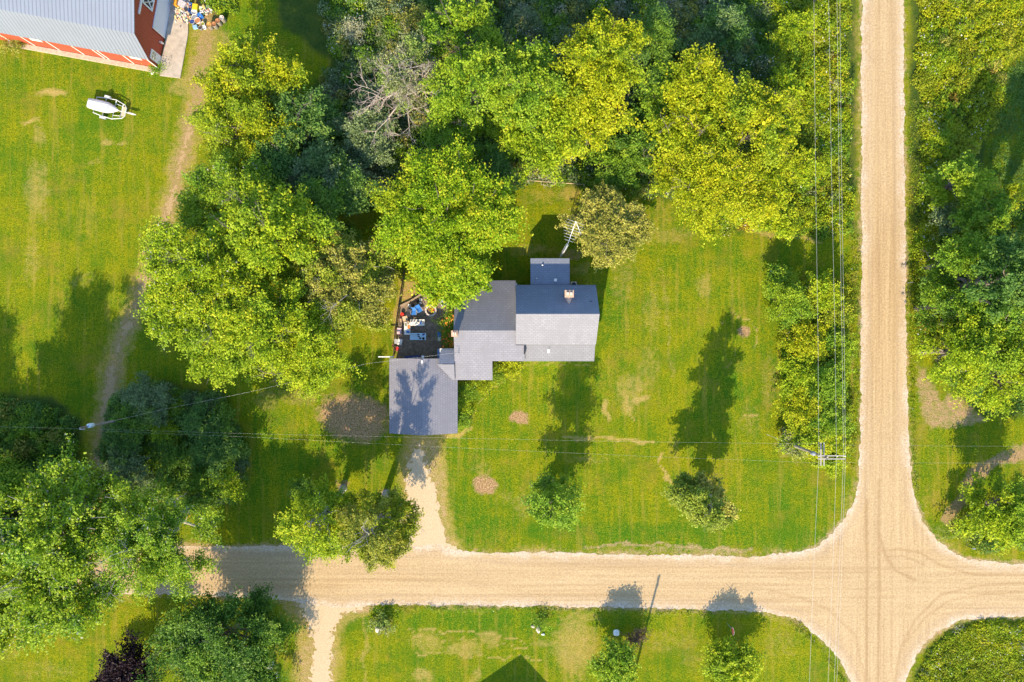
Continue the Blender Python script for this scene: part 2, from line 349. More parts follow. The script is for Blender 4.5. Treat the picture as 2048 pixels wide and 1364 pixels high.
c = mixc(t, math_(t, 'MULTIPLY', brk(A['dry'], n_b, .7, .22, .9), .85), c, cd)
cdd = mixc(t, ramp(t, n_ff, .35, .65), (.24, .15, .07), (.46, .31, .17))
cpp = mixc(t, ramp(t, n_ff, .40, .6), (.27, .165, .085), (.58, .41, .25))
cdd = mixc(t, A['pale'], cdd, cpp)
c = mixc(t, math_(t, 'MULTIPLY', brk(A['dirt'], n_b, .95, .35, .95), .88), c, cdd)
nm = noise(t, 5.5, 5, .7)
cm = mixc(t, ramp(t, nm, .38, .62), (.20, .105, .05), (.56, .35, .20))
c = mixc(t, math_(t, 'MULTIPLY', brk(A['mulch'], n_b, .85, .35, .95), .9), c, cm)
t.links.new(c, b.inputs['Base Color']); b.inputs['Roughness'].default_value = .95; b.inputs['Specular IOR Level'].default_value = .05
hb = math_(t, 'ADD', math_(t, 'MULTIPLY', noise(t, 7, 5, .75), .8), math_(t, 'MULTIPLY', n_mid, .6))
bump(t, b, hb, .9, .16)
nx, ny = len(gx), len(gy); I = np.arange(nx * ny).reshape(ny, nx)
F = np.stack([I[:-1, :-1], I[:-1, 1:], I[1:, 1:], I[1:, :-1]], -1).reshape(-1, 4)
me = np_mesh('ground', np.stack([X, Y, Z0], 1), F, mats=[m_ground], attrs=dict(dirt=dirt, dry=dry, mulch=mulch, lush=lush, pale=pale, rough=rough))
tag(link('ground', me), kind='structure')

# ------------------------------------------------------------------ sheets cut from a noisy distance field
def sheet(name, f, bbox, step, z, mat, fattr=None, extra=None):
    x0, y0, x1, y1 = bbox; ax = np.arange(x0, x1 + step, step); ay = np.arange(y0, y1 + step, step)
    Xg, Yg = np.meshgrid(ax, ay); D = f(Xg, Yg); nx = len(ax)
    ins = D < 0; cnt = ins[:-1, :-1].astype(int) + ins[:-1, 1:] + ins[1:, 1:] + ins[1:, :-1]
    V = []; Fq = []; vid = {}
    def gv(j, i):
        k = j * nx + i
        if k not in vid: vid[k] = len(V); V.append((ax[i], ay[j]))
        return vid[k]
    def ev(a, bq):
        key = (min(a, bq), max(a, bq))
        if key not in vid:
            (ja, ia), (jb, ib) = divmod(a, nx), divmod(bq, nx); da, db = D[ja, ia], D[jb, ib]; tt = da / (da - db)
            vid[key] = len(V); V.append((ax[ia] + tt * (ax[ib] - ax[ia]), ay[ja] + tt * (ay[jb] - ay[ja])))
        return vid[key]
    for j, i in zip(*np.nonzero(cnt)):
        q = [(j, i), (j, i + 1), (j + 1, i + 1), (j + 1, i)]
        if cnt[j, i] == 4: Fq.append([gv(*p) for p in q]); continue
        poly = []
        for k in range(4):
            a, bb = q[k], q[(k + 1) % 4]
            if ins[a]: poly.append(gv(*a))
            if ins[a] != ins[bb]: poly.append(ev(a[0] * nx + a[1], bb[0] * nx + bb[1]))
        if len(poly) >= 3: Fq.append(poly)
    for (a, b_, c_, d_) in (extra or []):
        i = len(V); V += [(a, b_), (c_, b_), (c_, d_), (a, d_)]; Fq.append([i, i + 1, i + 2, i + 3])
    me = bpy.data.meshes.new(name)
    P = np.array([(p[0] * PX - 64, 42.625 - p[1] * PX) for p in V])       # pixel -> world
    me.from_pydata([(p[0], p[1], z) for p in P], [], [f_[::-1] for f_ in Fq])
    if fattr:
        va = np.array(V, float)
        for k, vals in fattr(va[:, 0], va[:, 1]).items():
            a = me.attributes.new(k, 'FLOAT', 'POINT'); a.data.foreach_set('value', vals.astype(np.float32))
    me.materials.append(mat); o = link(name, me); tag(o, kind='structure'); return o

def road_f(x, y): return sdf(x, y, ROAD) + 8 * fbm(x / 5, y / 5, 21, 3) + 6 * fbm(x / 25, y / 25, 22, 2)
RUTS = [[(1727, -100), (1727, 1000), (1729, 1364)]]
ruts = [([(1733, 1000), (1734, 1140), (1733, 1290), (1732, 1400)], 2.2, .9), ([(1758, 960), (1757, 1060), (1759, 1180), (1757, 1260), (1756, 1400)], 2.4, .9), ([(1757, 1060), (1770, 1110), (1790, 1140), (1830, 1160)], 2, .9),
        ([(1765, 1102), (1800, 1098), (1840, 1105), (1880, 1130), (1950, 1150), (2048, 1150)], 1.8, .7), ([(1775, 1112), (1810, 1112), (1850, 1130)], 1.5, .6), ([(1540, 1138), (1740, 1136), (1830, 1136)], 2, .5), ([(1560, 1146), (1740, 1144)], 2, .5),
        ([(1790, 1364), (1800, 1300), (1830, 1240), (1880, 1190), (1950, 1172), (2048, 1166)], 2, .6), ([(1815, 1280), (1850, 1235), (1900, 1200), (1980, 1188), (2048, 1184)], 2, .5), ([(1540, 1182), (1600, 1195), (1660, 1220), (1710, 1270), (1730, 1364)], 2, .5),
        ([(1700, 1195), (1790, 1194)], 2, .5), ([(1575, 1158), (1700, 1156)], 2, .4), ([(1758, -100), (1756, 500), (1760, 960)], 2.5, .28), ([(1786, -100), (1788, 500), (1786, 960)], 3, .35), ([(1745, 500), (1742, 960)], 2, .25)]
def road_attr(x, y):
    d = -sdf(x, y, ROAD) * PX
    ns = sstep(np.abs(x - 1766), 160, 60) if False else 1 - sstep(np.abs(x - 1766), 60, 170)
    ns = np.where((y > 1060) & (y < 1270), ns * .55, ns); ns = np.where((y > 1240) | (y < 1090), np.maximum(ns, (np.abs(x - 1766) < 130) * 1.0), ns)
    r = np.zeros_like(x)
    for p, wd, k in ruts: r = np.maximum(r, k * .66 * (1 - sstep(seg_dist(x, y, p) / wd, .2, 2.2)))
    return dict(edge=d, ns=ns, rut=r)
m_road, t, b = new_mat('gravel_road')
ns = attr(t, 'ns').outputs['Fac']; ed = attr(t, 'edge').outputs['Fac']; ru = attr(t, 'rut').outputs['Fac']
s1 = noise(t, 1, 4, .65, scaled(t, 3.0, .06)); s2 = noise(t, 1, 4, .65, scaled(t, .05, 2.6)); s3 = noise(t, 1, 3, .6, scaled(t, .9, .03)); s4 = noise(t, 1, 3, .6, scaled(t, .03, .9))
def mixf(t, f, a, b_):
    return math_(t, 'ADD', math_(t, 'MULTIPLY', a, f), math_(t, 'MULTIPLY', b_, math_(t, 'SUBTRACT', 1.0, f)))
st = mixf(t, ns, s1, s2); stw = mixf(t, ns, s3, s4)
g = noise(t, 7, 5, .85); g2 = noise(t, 14, 3, .8)
c = mixc(t, ramp(t, st, .38, .64), (.375, .25, .122), (.53, .378, .205))
c = mixc(t, math_(t, 'MULTIPLY', ramp(t, stw, .4, .62), .3), c, (.55, .42, .25))
c = mixc(t, math_(t, 'MULTIPLY', ramp(t, g, .38, .68), .5), c, (.60, .48, .32))
c = mixc(t, math_(t, 'MULTIPLY', ramp(t, g2, .52, .3), .5), c, (.24, .165, .10))
loose = math_(t, 'MULTIPLY', ramp(t, math_(t, 'ADD', ed, math_(t, 'MULTIPLY', noise(t, .22, 6, .75), 2.8)), 2.35, 1.35), ramp(t, noise(t, 1.3, 6, .85), .34, .52))
cl = mixc(t, ramp(t, noise(t, 4, 6, .85), .36, .66), (.36, .28, .21), (.78, .67, .56))
c = mixc(t, math_(t, 'MULTIPLY', ramp(t, noise(t, .3, 6, .75), .5, .7), .3), c, (.36, .25, .145))
c = mixc(t, math_(t, 'MULTIPLY', ramp(t, noise(t, 3.2, 5, .85), .48, .3), .45), c, (.26, .185, .115))
c = mixc(t, math_(t, 'MULTIPLY', loose, .9), c, cl)
c = mixc(t, ramp(t, noise(t, 4.5, 3, .8), .36, .62), mixc(t, 1.0, c, (.80, .785, .77), 'MULTIPLY'), mixc(t, 1.0, c, (1.12, 1.12, 1.12), 'MULTIPLY'))
band = math_(t, 'MULTIPLY', ramp(t, math_(t, 'ABSOLUTE', math_(t, 'SUBTRACT', ed, 1.1)), .45, .1), math_(t, 'MULTIPLY', ramp(t, noise(t, 3.5, 5, .8), .4, .65), .35))
c = mixc(t, band, c, (.33, .26, .22))
c = mixc(t, math_(t, 'MULTIPLY', ru, ramp(t, noise(t, 1.5, 4, .7), .15, .5)), c, (.27, .165, .075))
t.links.new(c, b.inputs['Base Color']); b.inputs['Roughness'].default_value = .95; b.inputs['Specular IOR Level'].default_value = .1
bump(t, b, math_(t, 'ADD', g, math_(t, 'MULTIPLY', st, .6)), .5, .06)
sheet('road', road_f, (-170, -190, 2220, 1560), 3.2, .012, m_road, road_attr,
      extra=[(1722, -1500, 1806, -192), (1714, 1562, 1800, 3000), (-3000, 1085, -172, 1188), (2222, 1128, 4500, 1232)])

m_drive, t, b = new_mat('driveway_gravel')
g = noise(t, 7, 5, .8); g2 = noise(t, 1.2, 5, .7)
c = mixc(t, ramp(t, g, .35, .66), (.38, .275, .16), (.66, .52, .35)); c = mixc(t, math_(t, 'MULTIPLY', ramp(t, g2, .45, .7), .5), c, (.50, .36, .22))
t.links.new(c, b.inputs['Base Color']); b.inputs['Roughness'].default_value = .95; bump(t, b, g, .6, .06)
DR1 = [(812, 900), (836, 872), (862, 900), (868, 950), (876, 1000), (884, 1050), (892, 1085), (920, 1104), (790, 1104), (820, 1080), (818, 1030), (806, 980), (808, 940)]
sheet('driveway', lambda x, y: sdf(x, y, DR1) + 10 * fbm(x / 4, y / 4, 31, 3) + 10 * fbm(x / 16, y / 16, 32, 2) + 16 * sstep(-y, -1040, -860) + 30 * (fbm(x / 7, y / 7, 33, 3)) * sstep(-y, -1090, -950), (780, 860, 930, 1110), 1.6, .006, m_drive)
DR2 = [(590, 1195), (735, 1205), (725, 1218), (685, 1232), (668, 1262), (666, 1300), (668, 1370), (670, 1560), (612, 1560), (612, 1370), (625, 1300), (622, 1260), (600, 1225)]
sheet('driveway', lambda x, y: sdf(x, y, DR2) + 30 * fbm(x / 4, y / 4, 41, 3) + 3 + 8 * fbm(x / 16, y / 16, 42, 2) + 3 * sstep(y, 1250, 1340), (570, 1190, 750, 1555), 1.8, .006, m_drive)
# faint strips of bare trodden soil for the long farm track
m_path, t, b = new_mat('trodden_path')
g = noise(t, 8, 5, .8); c = mixc(t, ramp(t, g, .35, .65), (.26, .17, .075), (.50, .34, .17)); t.links.new(c, b.inputs['Base Color']); b.inputs['Roughness'].default_value = .95; bump(t, b, g, .5, .05)
sheet('path', lambda x, y: seg_dist(x, y, TRACK) - 7 + 34 * fbm(x / 3.5, y / 3.5, 51, 3) + 24 * fbm(x / 40, y / 40, 52, 2) + 4 + 22 * sstep(-y, -300, -140), (180, 120, 430, 1000), 2.2, .004, m_path)
# patio
m_pat, t, b = new_mat('patio_stone')
v = N(t, 'ShaderNodeTexVoronoi'); v.inputs['Scale'].default_value = 1.6; v.feature = 'DISTANCE_TO_EDGE'; t.links.new(N(t, 'ShaderNodeTexCoord').outputs['Object'], v.inputs['Vector'])
c = mixc(t, ramp(t, noise(t, 1.6, 6, .75), .35, .7), (.15, .112, .08), (.32, .24, .17)); c = mixc(t, math_(t, 'MULTIPLY', ramp(t, v.outputs[0], .06, .0), .5), c, (.03, .025, .02))
c = mixc(t, math_(t, 'MULTIPLY', ramp(t, noise(t, 4, 5, .8), .55, .75), .6), c, (.30, .22, .15))
t.links.new(c, b.inputs['Base Color']); b.inputs['Roughness'].default_value = .85; bump(t, b, noise(t, 6, 4), .4, .04)
sheet('patio', lambda x, y: sdf(x, y, [(800, 612), (845, 590), (880, 592), (898, 606), (893, 640), (884, 660), (882, 720), (797, 720), (797, 660)]) + 3 * fbm(x / 5, y / 5, 61, 3), (780, 575, 920, 722), 1.5, .01, m_pat)
CONC = plain('weathered_concrete', (.44, .37, .30), .9, var=.18, scale=1.5, dirt=(.30, .25, .20))
def wpoly(p): return [W(*q) for q in p]
tag(MB().prism(wpoly([(320, 152), (361, 157), (370, 108), (377, 67), (377, 42), (384, -40), (392, -120), (362, -120), (346, -10), (332, 78), (324, 115)]), 0, .12).build('pavement', CONC, bevel=.02), kind='structure')
#@@PART2
# ------------------------------------------------------------------ FOLIAGE
PAL = {  # real leaf colours (linear albedo): dark leaf, leaf, young leaf
 'bright': ((.085, .165, .010), (.20, .30, .014), (.33, .37, .02)),
 'mid':    ((.05, .125, .014), (.12, .23, .020), (.24, .32, .03)),
 'maple':  ((.07, .16, .008), (.18, .30, .012), (.36, .36, .02)),
 'gold':   ((.10, .17, .008), (.25, .31, .010), (.38, .38, .02)),
 'dark':   ((.026, .080, .014), (.060, .140, .022), (.13, .22, .03)),
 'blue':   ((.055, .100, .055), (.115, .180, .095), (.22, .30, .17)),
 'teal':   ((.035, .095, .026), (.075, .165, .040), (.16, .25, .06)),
 'olive':  ((.09, .115, .025), (.21, .23, .05), (.36, .35, .10)),
 'silver': ((.16, .20, .15), (.30, .34, .27), (.50, .52, .45)),
 'purple': ((.012, .006, .014), (.026, .013, .028), (.06, .035, .07)),
 'weed':   ((.08, .14, .012), (.19, .25, .016), (.33, .33, .03)),
 'rust':   ((.20, .12, .02), (.38, .24, .03), (.50, .34, .08)),
 'brown':  ((.12, .07, .04), (.24, .15, .09), (.38, .26, .17)),
 'grey':   ((.10, .15, .07), (.20, .25, .13), (.42, .44, .33)),
}
PAL = {k: np.array(v) for k, v in PAL.items()}
for k_, g_ in dict(bright=1.55, mid=1.6, maple=1.5, gold=1.5, dark=1.55, blue=1.5, teal=1.55, olive=1.6, weed=1.45, grey=1.25, silver=1.1, purple=1.2).items(): PAL[k_] = np.minimum(PAL[k_] * g_ * np.array([1.12, 1.0, .8]), .8)
def norm(a): return a / (np.linalg.norm(a, axis=1, keepdims=True) + 1e-9)
def leaf_quads(P, Nn, size, rng, aspect=.62):
    n = len(P); r = norm(rng.normal(size=(n, 3))); T = norm(np.cross(Nn, r)); B = np.cross(Nn, T)
    L = (size * rng.uniform(.7, 1.35, n))[:, None]; Wd = L * aspect * rng.uniform(.75, 1.15, n)[:, None]
    fold = Nn * (L * .18)
    V = np.stack([P - T * L * .5, P - B * Wd * .5 + fold, P + T * L * .5, P + B * Wd * .5 + fold], 1)
    return V.reshape(-1, 3)
def colours(pal, t):
    p = PAL[pal]; t = np.clip(t, 0, 1)[:, None]
    return np.where(t < .5, p[0] + (p[1] - p[0]) * t * 2, p[1] + (p[2] - p[1]) * (t - .5) * 2)
def clump_leaves(C, D, abc, per, size, rng, pal, ctint, speck=.0):
    """C clump centres, D outward directions, abc = half sizes along / across / thickness"""
    n = len(C); idx = np.repeat(np.arange(n), per); m = len(idx)
    D = D.copy(); D[:, 2] = D[:, 2] * .55 - .08; D = norm(D)
    Sx = np.cross(np.array([[0, 0, 1.0]]), D); Sx = norm(Sx + 1e-6); Wv = norm(np.cross(D, Sx))
    g = np.clip(rng.normal(size=(m, 3)), -2.0, 2.0); g[:, 1] *= (1.15 - .3 * np.clip(g[:, 0], -1, 2))
    sc = rng.uniform(.75, 1.3, n)[idx][:, None]
    P = C[idx] + sc * (D[idx] * g[:, :1] * abc[0] + Sx[idx] * g[:, 1:2] * abc[1] + Wv[idx] * g[:, 2:] * abc[2])
    P[:, 2] -= .12 * np.maximum(g[:, 0], 0) ** 2 * abc[0]
    Nn = norm(Wv[idx] * .85 + D[idx] * .3 + rng.normal(size=(m, 3)) * .42)
    tt = .44 + .17 * ctint[idx] + .13 * rng.normal(size=m) + .08 * g[:, 0]
    c = colours(pal, tt)
    if speck:
        k = rng.random(m) < speck; c[k] = (.42, .44, .34)
    return leaf_quads(P, Nn, size, rng), c

def branch_pts(a, b, rng, k=4, wob=.12, sag=0.0):
    a = Vector(a); b = Vector(b); L = (b - a).length; pts = []
    for i in range(k + 1):
        f = i / k; p = a.lerp(b, f)
        if 0 < i < k: p += Vector(rng.normal(size=3)) * L * wob * .5
        p.z += math.sin(f * math.pi) * L * sag; pts.append(p)
    return pts
def twig_spray(mb, p, d, L, r, rng, depth=3):
    d = Vector(d).normalized(); q = Vector(p); pts = [q.copy()]
    for i in range(3):
        d = (d + Vector(rng.normal(size=3)) * .16).normalized(); q = q + d * L / 3; pts.append(q.copy())
    mb.tube(pts, [r, r * .8, r * .62, r * .4], 4 if depth < 3 else 5, cap=False)
    if depth > 0:
        for i in range(2 + (rng.random() < .7)):
            k = 1 + int(rng.integers(0, 3)); k = min(k, 3)
            dd = (d + Vector(rng.normal(size=3)) * .55).normalized()
            twig_spray(mb, pts[k], dd, L * rng.uniform(.5, .75), r * .55, rng, depth - 1)

def make_tree(name, label, px, py, rx, ry, h, pal, seed=0, base=None, dens=1.0, leaf=.25, spray=1.0, gap=.0, twigs=0, pal2=None, mix2=0.0,
              cat='tree', group=None, low=.32, lobes=None, bark=None, speck=.0, droop=0.0, fine=False, flat=.8):
    rng = np.random.default_rng(seed + int(px * 7 + py * 13))
    hc = h * .72
    leaf = leaf * rng.uniform(.82, 1.12)
    cx, cy = W(px, py, hc); kx = PX * (1 - hc / H); Rx, Ry = rx * kx * 1.06, ry * kx * 1.06; Rz = h * (1 - low) / 2; zc = h * low + Rz
    R = math.sqrt(Rx * Ry)
    if base is None: bx, by = cx, cy
    else: bx, by = W(*base)
    root = empty(name, (bx, by, 0), label, cat, group)
    # lobes: the big limbs' own foliage masses
    nl = lobes or int(np.clip(4 + R * 1.1, 5, 15)); LC = []; LR = []
    for i in range(nl):
        a = i * 2.39996 + rng.uniform(-.4, .4); q = math.sqrt((i + .4) / nl) * .70
        z = zc + Rz * (.55 * (1 - q * 1.1)) * rng.uniform(.6, 1.1) + rng.uniform(-.12, .12) * Rz
        if flat > 1:
            tt_ = i / (nl - 1.0); z = h * (max(.16, low) + (.94 - max(.16, low)) * tt_); q = .5 * (1 - .55 * tt_)
        LC.append((cx + math.cos(a) * Rx * q, cy + math.sin(a) * Ry * q, z)); LR.append(R * rng.uniform(.34, .50) * (1.15 - .3 * q) if flat <= 1 else R * (.66 - .34 * i / nl) * rng.uniform(.85, 1.1))
    if flat <= 1 and h > 5:
        ns_ = max(5, nl // 2)
        for i in range(ns_):
            a = 2 * math.pi * i / ns_ + rng.uniform(-.3, .3); q = rng.uniform(.52, .68)
            LC.append((cx + math.cos(a) * Rx * q, cy + math.sin(a) * Ry * q, max(h * .16, zc - Rz * rng.uniform(.35, .95)))); LR.append(R * rng.uniform(.26, .36))
        nl += ns_
    LC = np.array(LC); LR = np.array(LR)
    # clumps spread over the lobes' upper shells
    area = (LR ** 2).sum() * 6; csz = (.62 if not fine else .42) * (.7 + .03 * R) * spray
    nc = int(area / (csz * csz) * .50 * dens) + 12
    li = rng.choice(nl, nc, p=LR ** 2 / (LR ** 2).sum()); dirs = norm(rng.normal(size=(nc, 3)))
    dirs[:, 2] = np.abs(dirs[:, 2]) * 1.0 - .45 * rng.random(nc); dirs = norm(dirs)
    rad = LR[li] * rng.uniform(.60, .98, nc)
    nb = max(12, nc // 8); rb = csz * 1.45; bi = rng.integers(0, nb, nc); bdir = dirs[:nb]; bl = li[:nb]     # boughs: domes of clumps
    BC = LC[bl] + bdir * rad[:nb, None] * np.array([1, 1, min(1.0, Rz / R) * min(flat, 1.0)])
    hd = norm(rng.normal(size=(nc, 3))); hd[:, 2] = np.abs(hd[:, 2]) * .9 - .12
    C = BC[bi] + hd * rb * rng.uniform(.55, 1.05, nc)[:, None] * np.array([1, 1, .8]); dirs = norm(bdir[bi] * .35 + hd)
    out = norm(C - np.array([cx, cy, zc - Rz * .5])) * .4 + dirs * .7
    # ragged outline: push clumps in and out with direction
    ang = np.arctan2(C[:, 1] - cy, C[:, 0] - cx); rag = 1 + .16 * np.sin(ang * 5 + seed) * np.sin(ang * 3 + 1.3 * seed) + .07 * rng.normal(size=nc)
    C[:, 0] = cx + (C[:, 0] - cx) * rag; C[:, 1] = cy + (C[:, 1] - cy) * rag
    if gap:
        gm = vnoise(C[:, 0] / 1.5 + 50, C[:, 1] / 1.5 + 50, seed + 5) > gap; C, out = C[gm], out[gm]; nc = len(C)
    if droop: C[:, 2] -= droop * ((C[:, 0] - cx) ** 2 / Rx ** 2 + (C[:, 1] - cy) ** 2 / Ry ** 2)
    C[:, 2] = np.maximum(C[:, 2], .4)
    ct = rng.normal(size=nc) * .6 + 2.2 * (vnoise(C[:, 0] / 2.2 + 9, C[:, 1] / 2.2 + 9, seed) - .5)
    per = int(50 if not fine else 38)
    abc = (csz * 1.0, csz * .5, csz * .2)
    V, c = clump_leaves(C, out, abc, per, leaf, rng, pal, ct, speck)
    if pal2:
        k = np.repeat(vnoise(C[:, 0] / 1.8 + 20, C[:, 1] / 1.8 + 70, seed + 3) < mix2, per)
        c2 = colours(pal2, .45 + .2 * rng.normal(size=len(k))); c[k] = c2[k] * .55 + c[k] * .45
    V = V - np.array([bx, by, 0]); o = link('crown', np_mesh('crown', V, mats=[LEAF], cols=np.repeat(c, 4, 0)), root)
    mb = MB(); tr = .022 * h + .02 * R; top = Vector((cx - bx, cy - by, zc + Rz * .2)); fork = Vector((0, 0, 0)).lerp(top, .42)
    fork.z = h * .3; mb.tube([(0, 0, -.05), (0, 0, .4), fork * .6 + Vector((rng.normal() * .1, rng.normal() * .1, 0)), fork, fork.lerp(top, .6), top], [tr * 1.5, tr * 1.05, tr * .9, tr * .75, tr * .4, tr * .12], 8)
    for i in range(nl):
        e = Vector(LC[i]) - Vector((bx, by, 0)); e.z += LR[i] * .2; mb.tube(branch_pts(fork.lerp(top, rng.uniform(0, .35)), e, rng, 4, .1, .06), [tr * .5, tr * .42, tr * .3, tr * .18, tr * .07], 6, cap=False)
        for k in range(3):
            d = Vector(rng.normal(size=3)); d.z = abs(d.z) * .4; d.normalize(); s_ = e.lerp(fork, rng.uniform(.1, .5)); mb.tube(branch_pts(s_, e + d * LR[i] * .85, rng, 3, .12), [tr * .16, tr * .12, tr * .08, tr * .03], 4, cap=False)
    for i in range(twigs):
        k = int(rng.integers(0, nl)); d = Vector(rng.normal(size=3)); d.z = .35 + .3 * abs(d.z); p = Vector(LC[k]) - Vector((bx, by, 0)) + Vector((0, 0, LR[k] * .35))
        twig_spray(mb, p, d, LR[k] * .55 + .5, .045, rng, 3)
    mb.build('trunk', bark or BARK, root)
    return root

def scatter(poly, n, rng):
    xs = [p[0] for p in poly]; ys = [p[1] for p in poly]; out = []
    tot = 0
    while tot < n:
        x = rng.uniform(min(xs), max(xs), n); y = rng.uniform(min(ys), max(ys), n); k = inside(x, y, poly)
        out.append(np.stack([x[k], y[k]], 1)); tot += k.sum()
    return np.concatenate(out)[:n]
def undergrowth(name, label, polys, mounds, r, hh, leaf, pals, seed, per_m2=34, filler=14, flowers=0.0, spike=0.0, cat='undergrowth'):
    rng = np.random.default_rng(seed); Vs = []; cs = []
    for poly, share in polys:
        nm_ = int(mounds * share * 1.15); c = scatter(poly, nm_, rng)
        rr = rng.uniform(r[0], r[1], nm_) * (.6 + .8 * vnoise(c[:, 0] / 40, c[:, 1] / 40, seed)); h0 = rng.uniform(hh[0], hh[1], nm_) * (.45 + 1.1 * vnoise(c[:, 0] / 55, c[:, 1] / 55, seed + 2))
        wx_ = (c[:, 0] - 1024) * PX; wy_ = (682 - c[:, 1]) * PX
        # correct for height so that mounds sit inside the outline as seen
        cnt = np.maximum(6, (rr ** 2 * 3.14 * per_m2 * 1.25 * (1 + h0 / 3)).astype(int)); idx = np.repeat(np.arange(nm_), cnt); m = len(idx)
        d = norm(rng.normal(size=(m, 3))); d[:, 2] = np.abs(d[:, 2]); q = rng.uniform(.75, 1.08, m)
        P = np.stack([wx_[idx] + d[:, 0] * rr[idx] * q, wy_[idx] + d[:, 1] * rr[idx] * q, d[:, 2] * h0[idx] * q + .08], 1)
        P[:, :2] += rng.normal(size=(m, 2)) * .08
        Nn = norm(d * .6 + np.array([0, 0, .7]) + rng.normal(size=(m, 3)) * .5)
        if spike: Nn = norm(Nn * np.array([1, 1, 1 - spike]))
        mp = vnoise(c[:, 0] / 28 + 7, c[:, 1] / 28, seed + 4) * .7 + .3 * rng.random(nm_); edges = np.cumsum([p[1] for p in pals]); edges = edges / edges[-1]
        which = np.searchsorted(edges, np.clip((mp - .12) / .76, 0, .999)); mt = rng.normal(size=nm_)
        tt = .42 + .17 * mt[idx] + .15 * rng.normal(size=m); col = np.zeros((m, 3))
        for i, p in enumerate(pals):
            k = which[idx] == i; col[k] = colours(p[0], tt[k])
        if flowers:
            k = (rng.random(m) < flowers) & (d[:, 2] > .4) & (vnoise(P[:, 0] / 2, P[:, 1] / 2, seed + 6) > .5); col[k] = (.75, .75, .70)
        Vs.append(leaf_quads(P, Nn, leaf, rng, .5)); cs.append(np.repeat(col, 4, 0))
        # filler of low weeds
        nf = int(mounds * share * filler)
        f = scatter(poly, nf, rng); P = np.stack([(f[:, 0] - 1024) * PX, (682 - f[:, 1]) * PX, rng.uniform(.04, .5, nf)], 1)
        Nn = norm(np.array([0, 0, .8]) + rng.normal(size=(nf, 3)) * .6); col = colours(pals[0][0], .25 + .25 * vnoise(f[:, 0] / 10, f[:, 1] / 10, seed) + .15 * rng.normal(size=nf))
        Vs.append(leaf_quads(P, Nn, leaf, rng, .4)); cs.append(np.repeat(col, 4, 0))
    V = np.concatenate(Vs); o = link(name, np_mesh(name, V, mats=[LEAF], cols=np.concatenate(cs)))
    tag(o, label, cat, kind='stuff'); return o

# low wild growth: nobody could count it
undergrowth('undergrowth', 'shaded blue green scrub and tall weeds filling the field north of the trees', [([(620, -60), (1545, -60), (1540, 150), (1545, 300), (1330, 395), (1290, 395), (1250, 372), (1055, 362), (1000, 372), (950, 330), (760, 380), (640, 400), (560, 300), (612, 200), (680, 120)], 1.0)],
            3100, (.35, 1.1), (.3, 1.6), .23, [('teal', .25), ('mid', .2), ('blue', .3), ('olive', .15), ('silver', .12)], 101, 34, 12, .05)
undergrowth('tall_weeds', 'sunlit yellow green brush under the power lines along the west side of the road', [([(1548, -60), (1690, -60), (1694, 200), (1690, 330), (1700, 440), (1690, 462), (1640, 474), (1500, 455), (1440, 462), (1400, 400), (1530, 180)], 1.0)],
            1350, (.3, 1.0), (.3, 1.7), .22, [('weed', .32), ('bright', .22), ('mid', .14), ('gold', .22), ('rust', .05), ('grey', .07)], 102, 34, 16, .02)
undergrowth('roadside_weeds', 'sunlit weeds and brush on the bank east of the north road', [([(1834, -60), (2110, -60), (2060, 90), (2010, 120), (1985, 250), (1890, 390), (1850, 460), (1842, 300)], .9), ([(1838, 440), (1862, 420), (1868, 700), (1845, 700), (1836, 560)], .12)],
            1300, (.3, .95), (.25, 1.5), .22, [('weed', .38), ('gold', .22), ('bright', .16), ('mid', .12), ('olive', .1), ('rust', .05)], 103, 34, 16, .03)
undergrowth('corner_brush', 'dense yellow green brush in the southeast corner of the crossroads', [([(1828, 1440), (1832, 1364), (1855, 1308), (1890, 1276), (1935, 1254), (1990, 1247), (2110, 1245), (2110, 1440)], 1.0)],
            1000, (.3, .8), (.15, .7), .2, [('weed', .3), ('bright', .4), ('gold', .3), ('silver', .04)], 104, 34, 16, .03)
undergrowth('barnyard_weeds', 'green weeds growing behind the junk pile beside the barn', [([(398, -60), (478, -60), (474, 24), (452, 30), (425, 22), (400, 4)], 1.0)], 110, (.3, .7), (.3, 1.0), .22, [('mid', .6), ('bright', .3), ('dark', .2)], 105, 34, 16, .02)
undergrowth('west_brush', 'shaded green brush beside the leaning power pole at the west edge', [([(-70, 812), (20, 795), (100, 805), (150, 845), (156, 900), (130, 985), (60, 1000), (-70, 1010)], 1.0)], 420, (.4, 1.1), (.4, 1.8), .23, [('teal', .4), ('mid', .3), ('dark', .2), ('olive', .2)], 106, 32, 14)
undergrowth('woodland_floor', 'leafy undergrowth below the trees on the east side', [([(1870, 420), (2110, 400), (2110, 830), (1975, 815), (1905, 780), (1880, 745), (1860, 700), (1866, 600)], .8), ([(1900, 1070), (1930, 1030), (1990, 1000), (2110, 980), (2110, 1090), (1960, 1095)], .2)], 620, (.4, 1.1), (.3, 1.6), .23, [('mid', .3), ('teal', .3), ('weed', .2), ('bright', .15)], 107, 30, 14)
undergrowth('hedge_growth', 'low brush filling in between the shrubs of the hedgerow', [([(1548, 548), (1600, 575), (1640, 585), (1692, 570), (1698, 640), (1690, 760), (1692, 900), (1655, 930), (1590, 912), (1572, 850), (1576, 740), (1560, 640)], 1.0)], 520, (.4, 1.0), (.4, 2.0), .22, [('bright', .4), ('weed', .25), ('mid', .25), ('gold', .15)], 111, 34, 16, .02)
undergrowth('thicket_growth', 'dark green brush filling the round thicket between its bushes', [([(225, 800), (300, 765), (360, 775), (440, 800), (485, 870), (490, 950), (450, 1000), (340, 1000), (240, 975), (212, 900)], 1.0)], 620, (.4, 1.1), (.5, 2.2), .23, [('blue', .3), ('teal', .35), ('mid', .3), ('bright', .08)], 112, 34, 12)
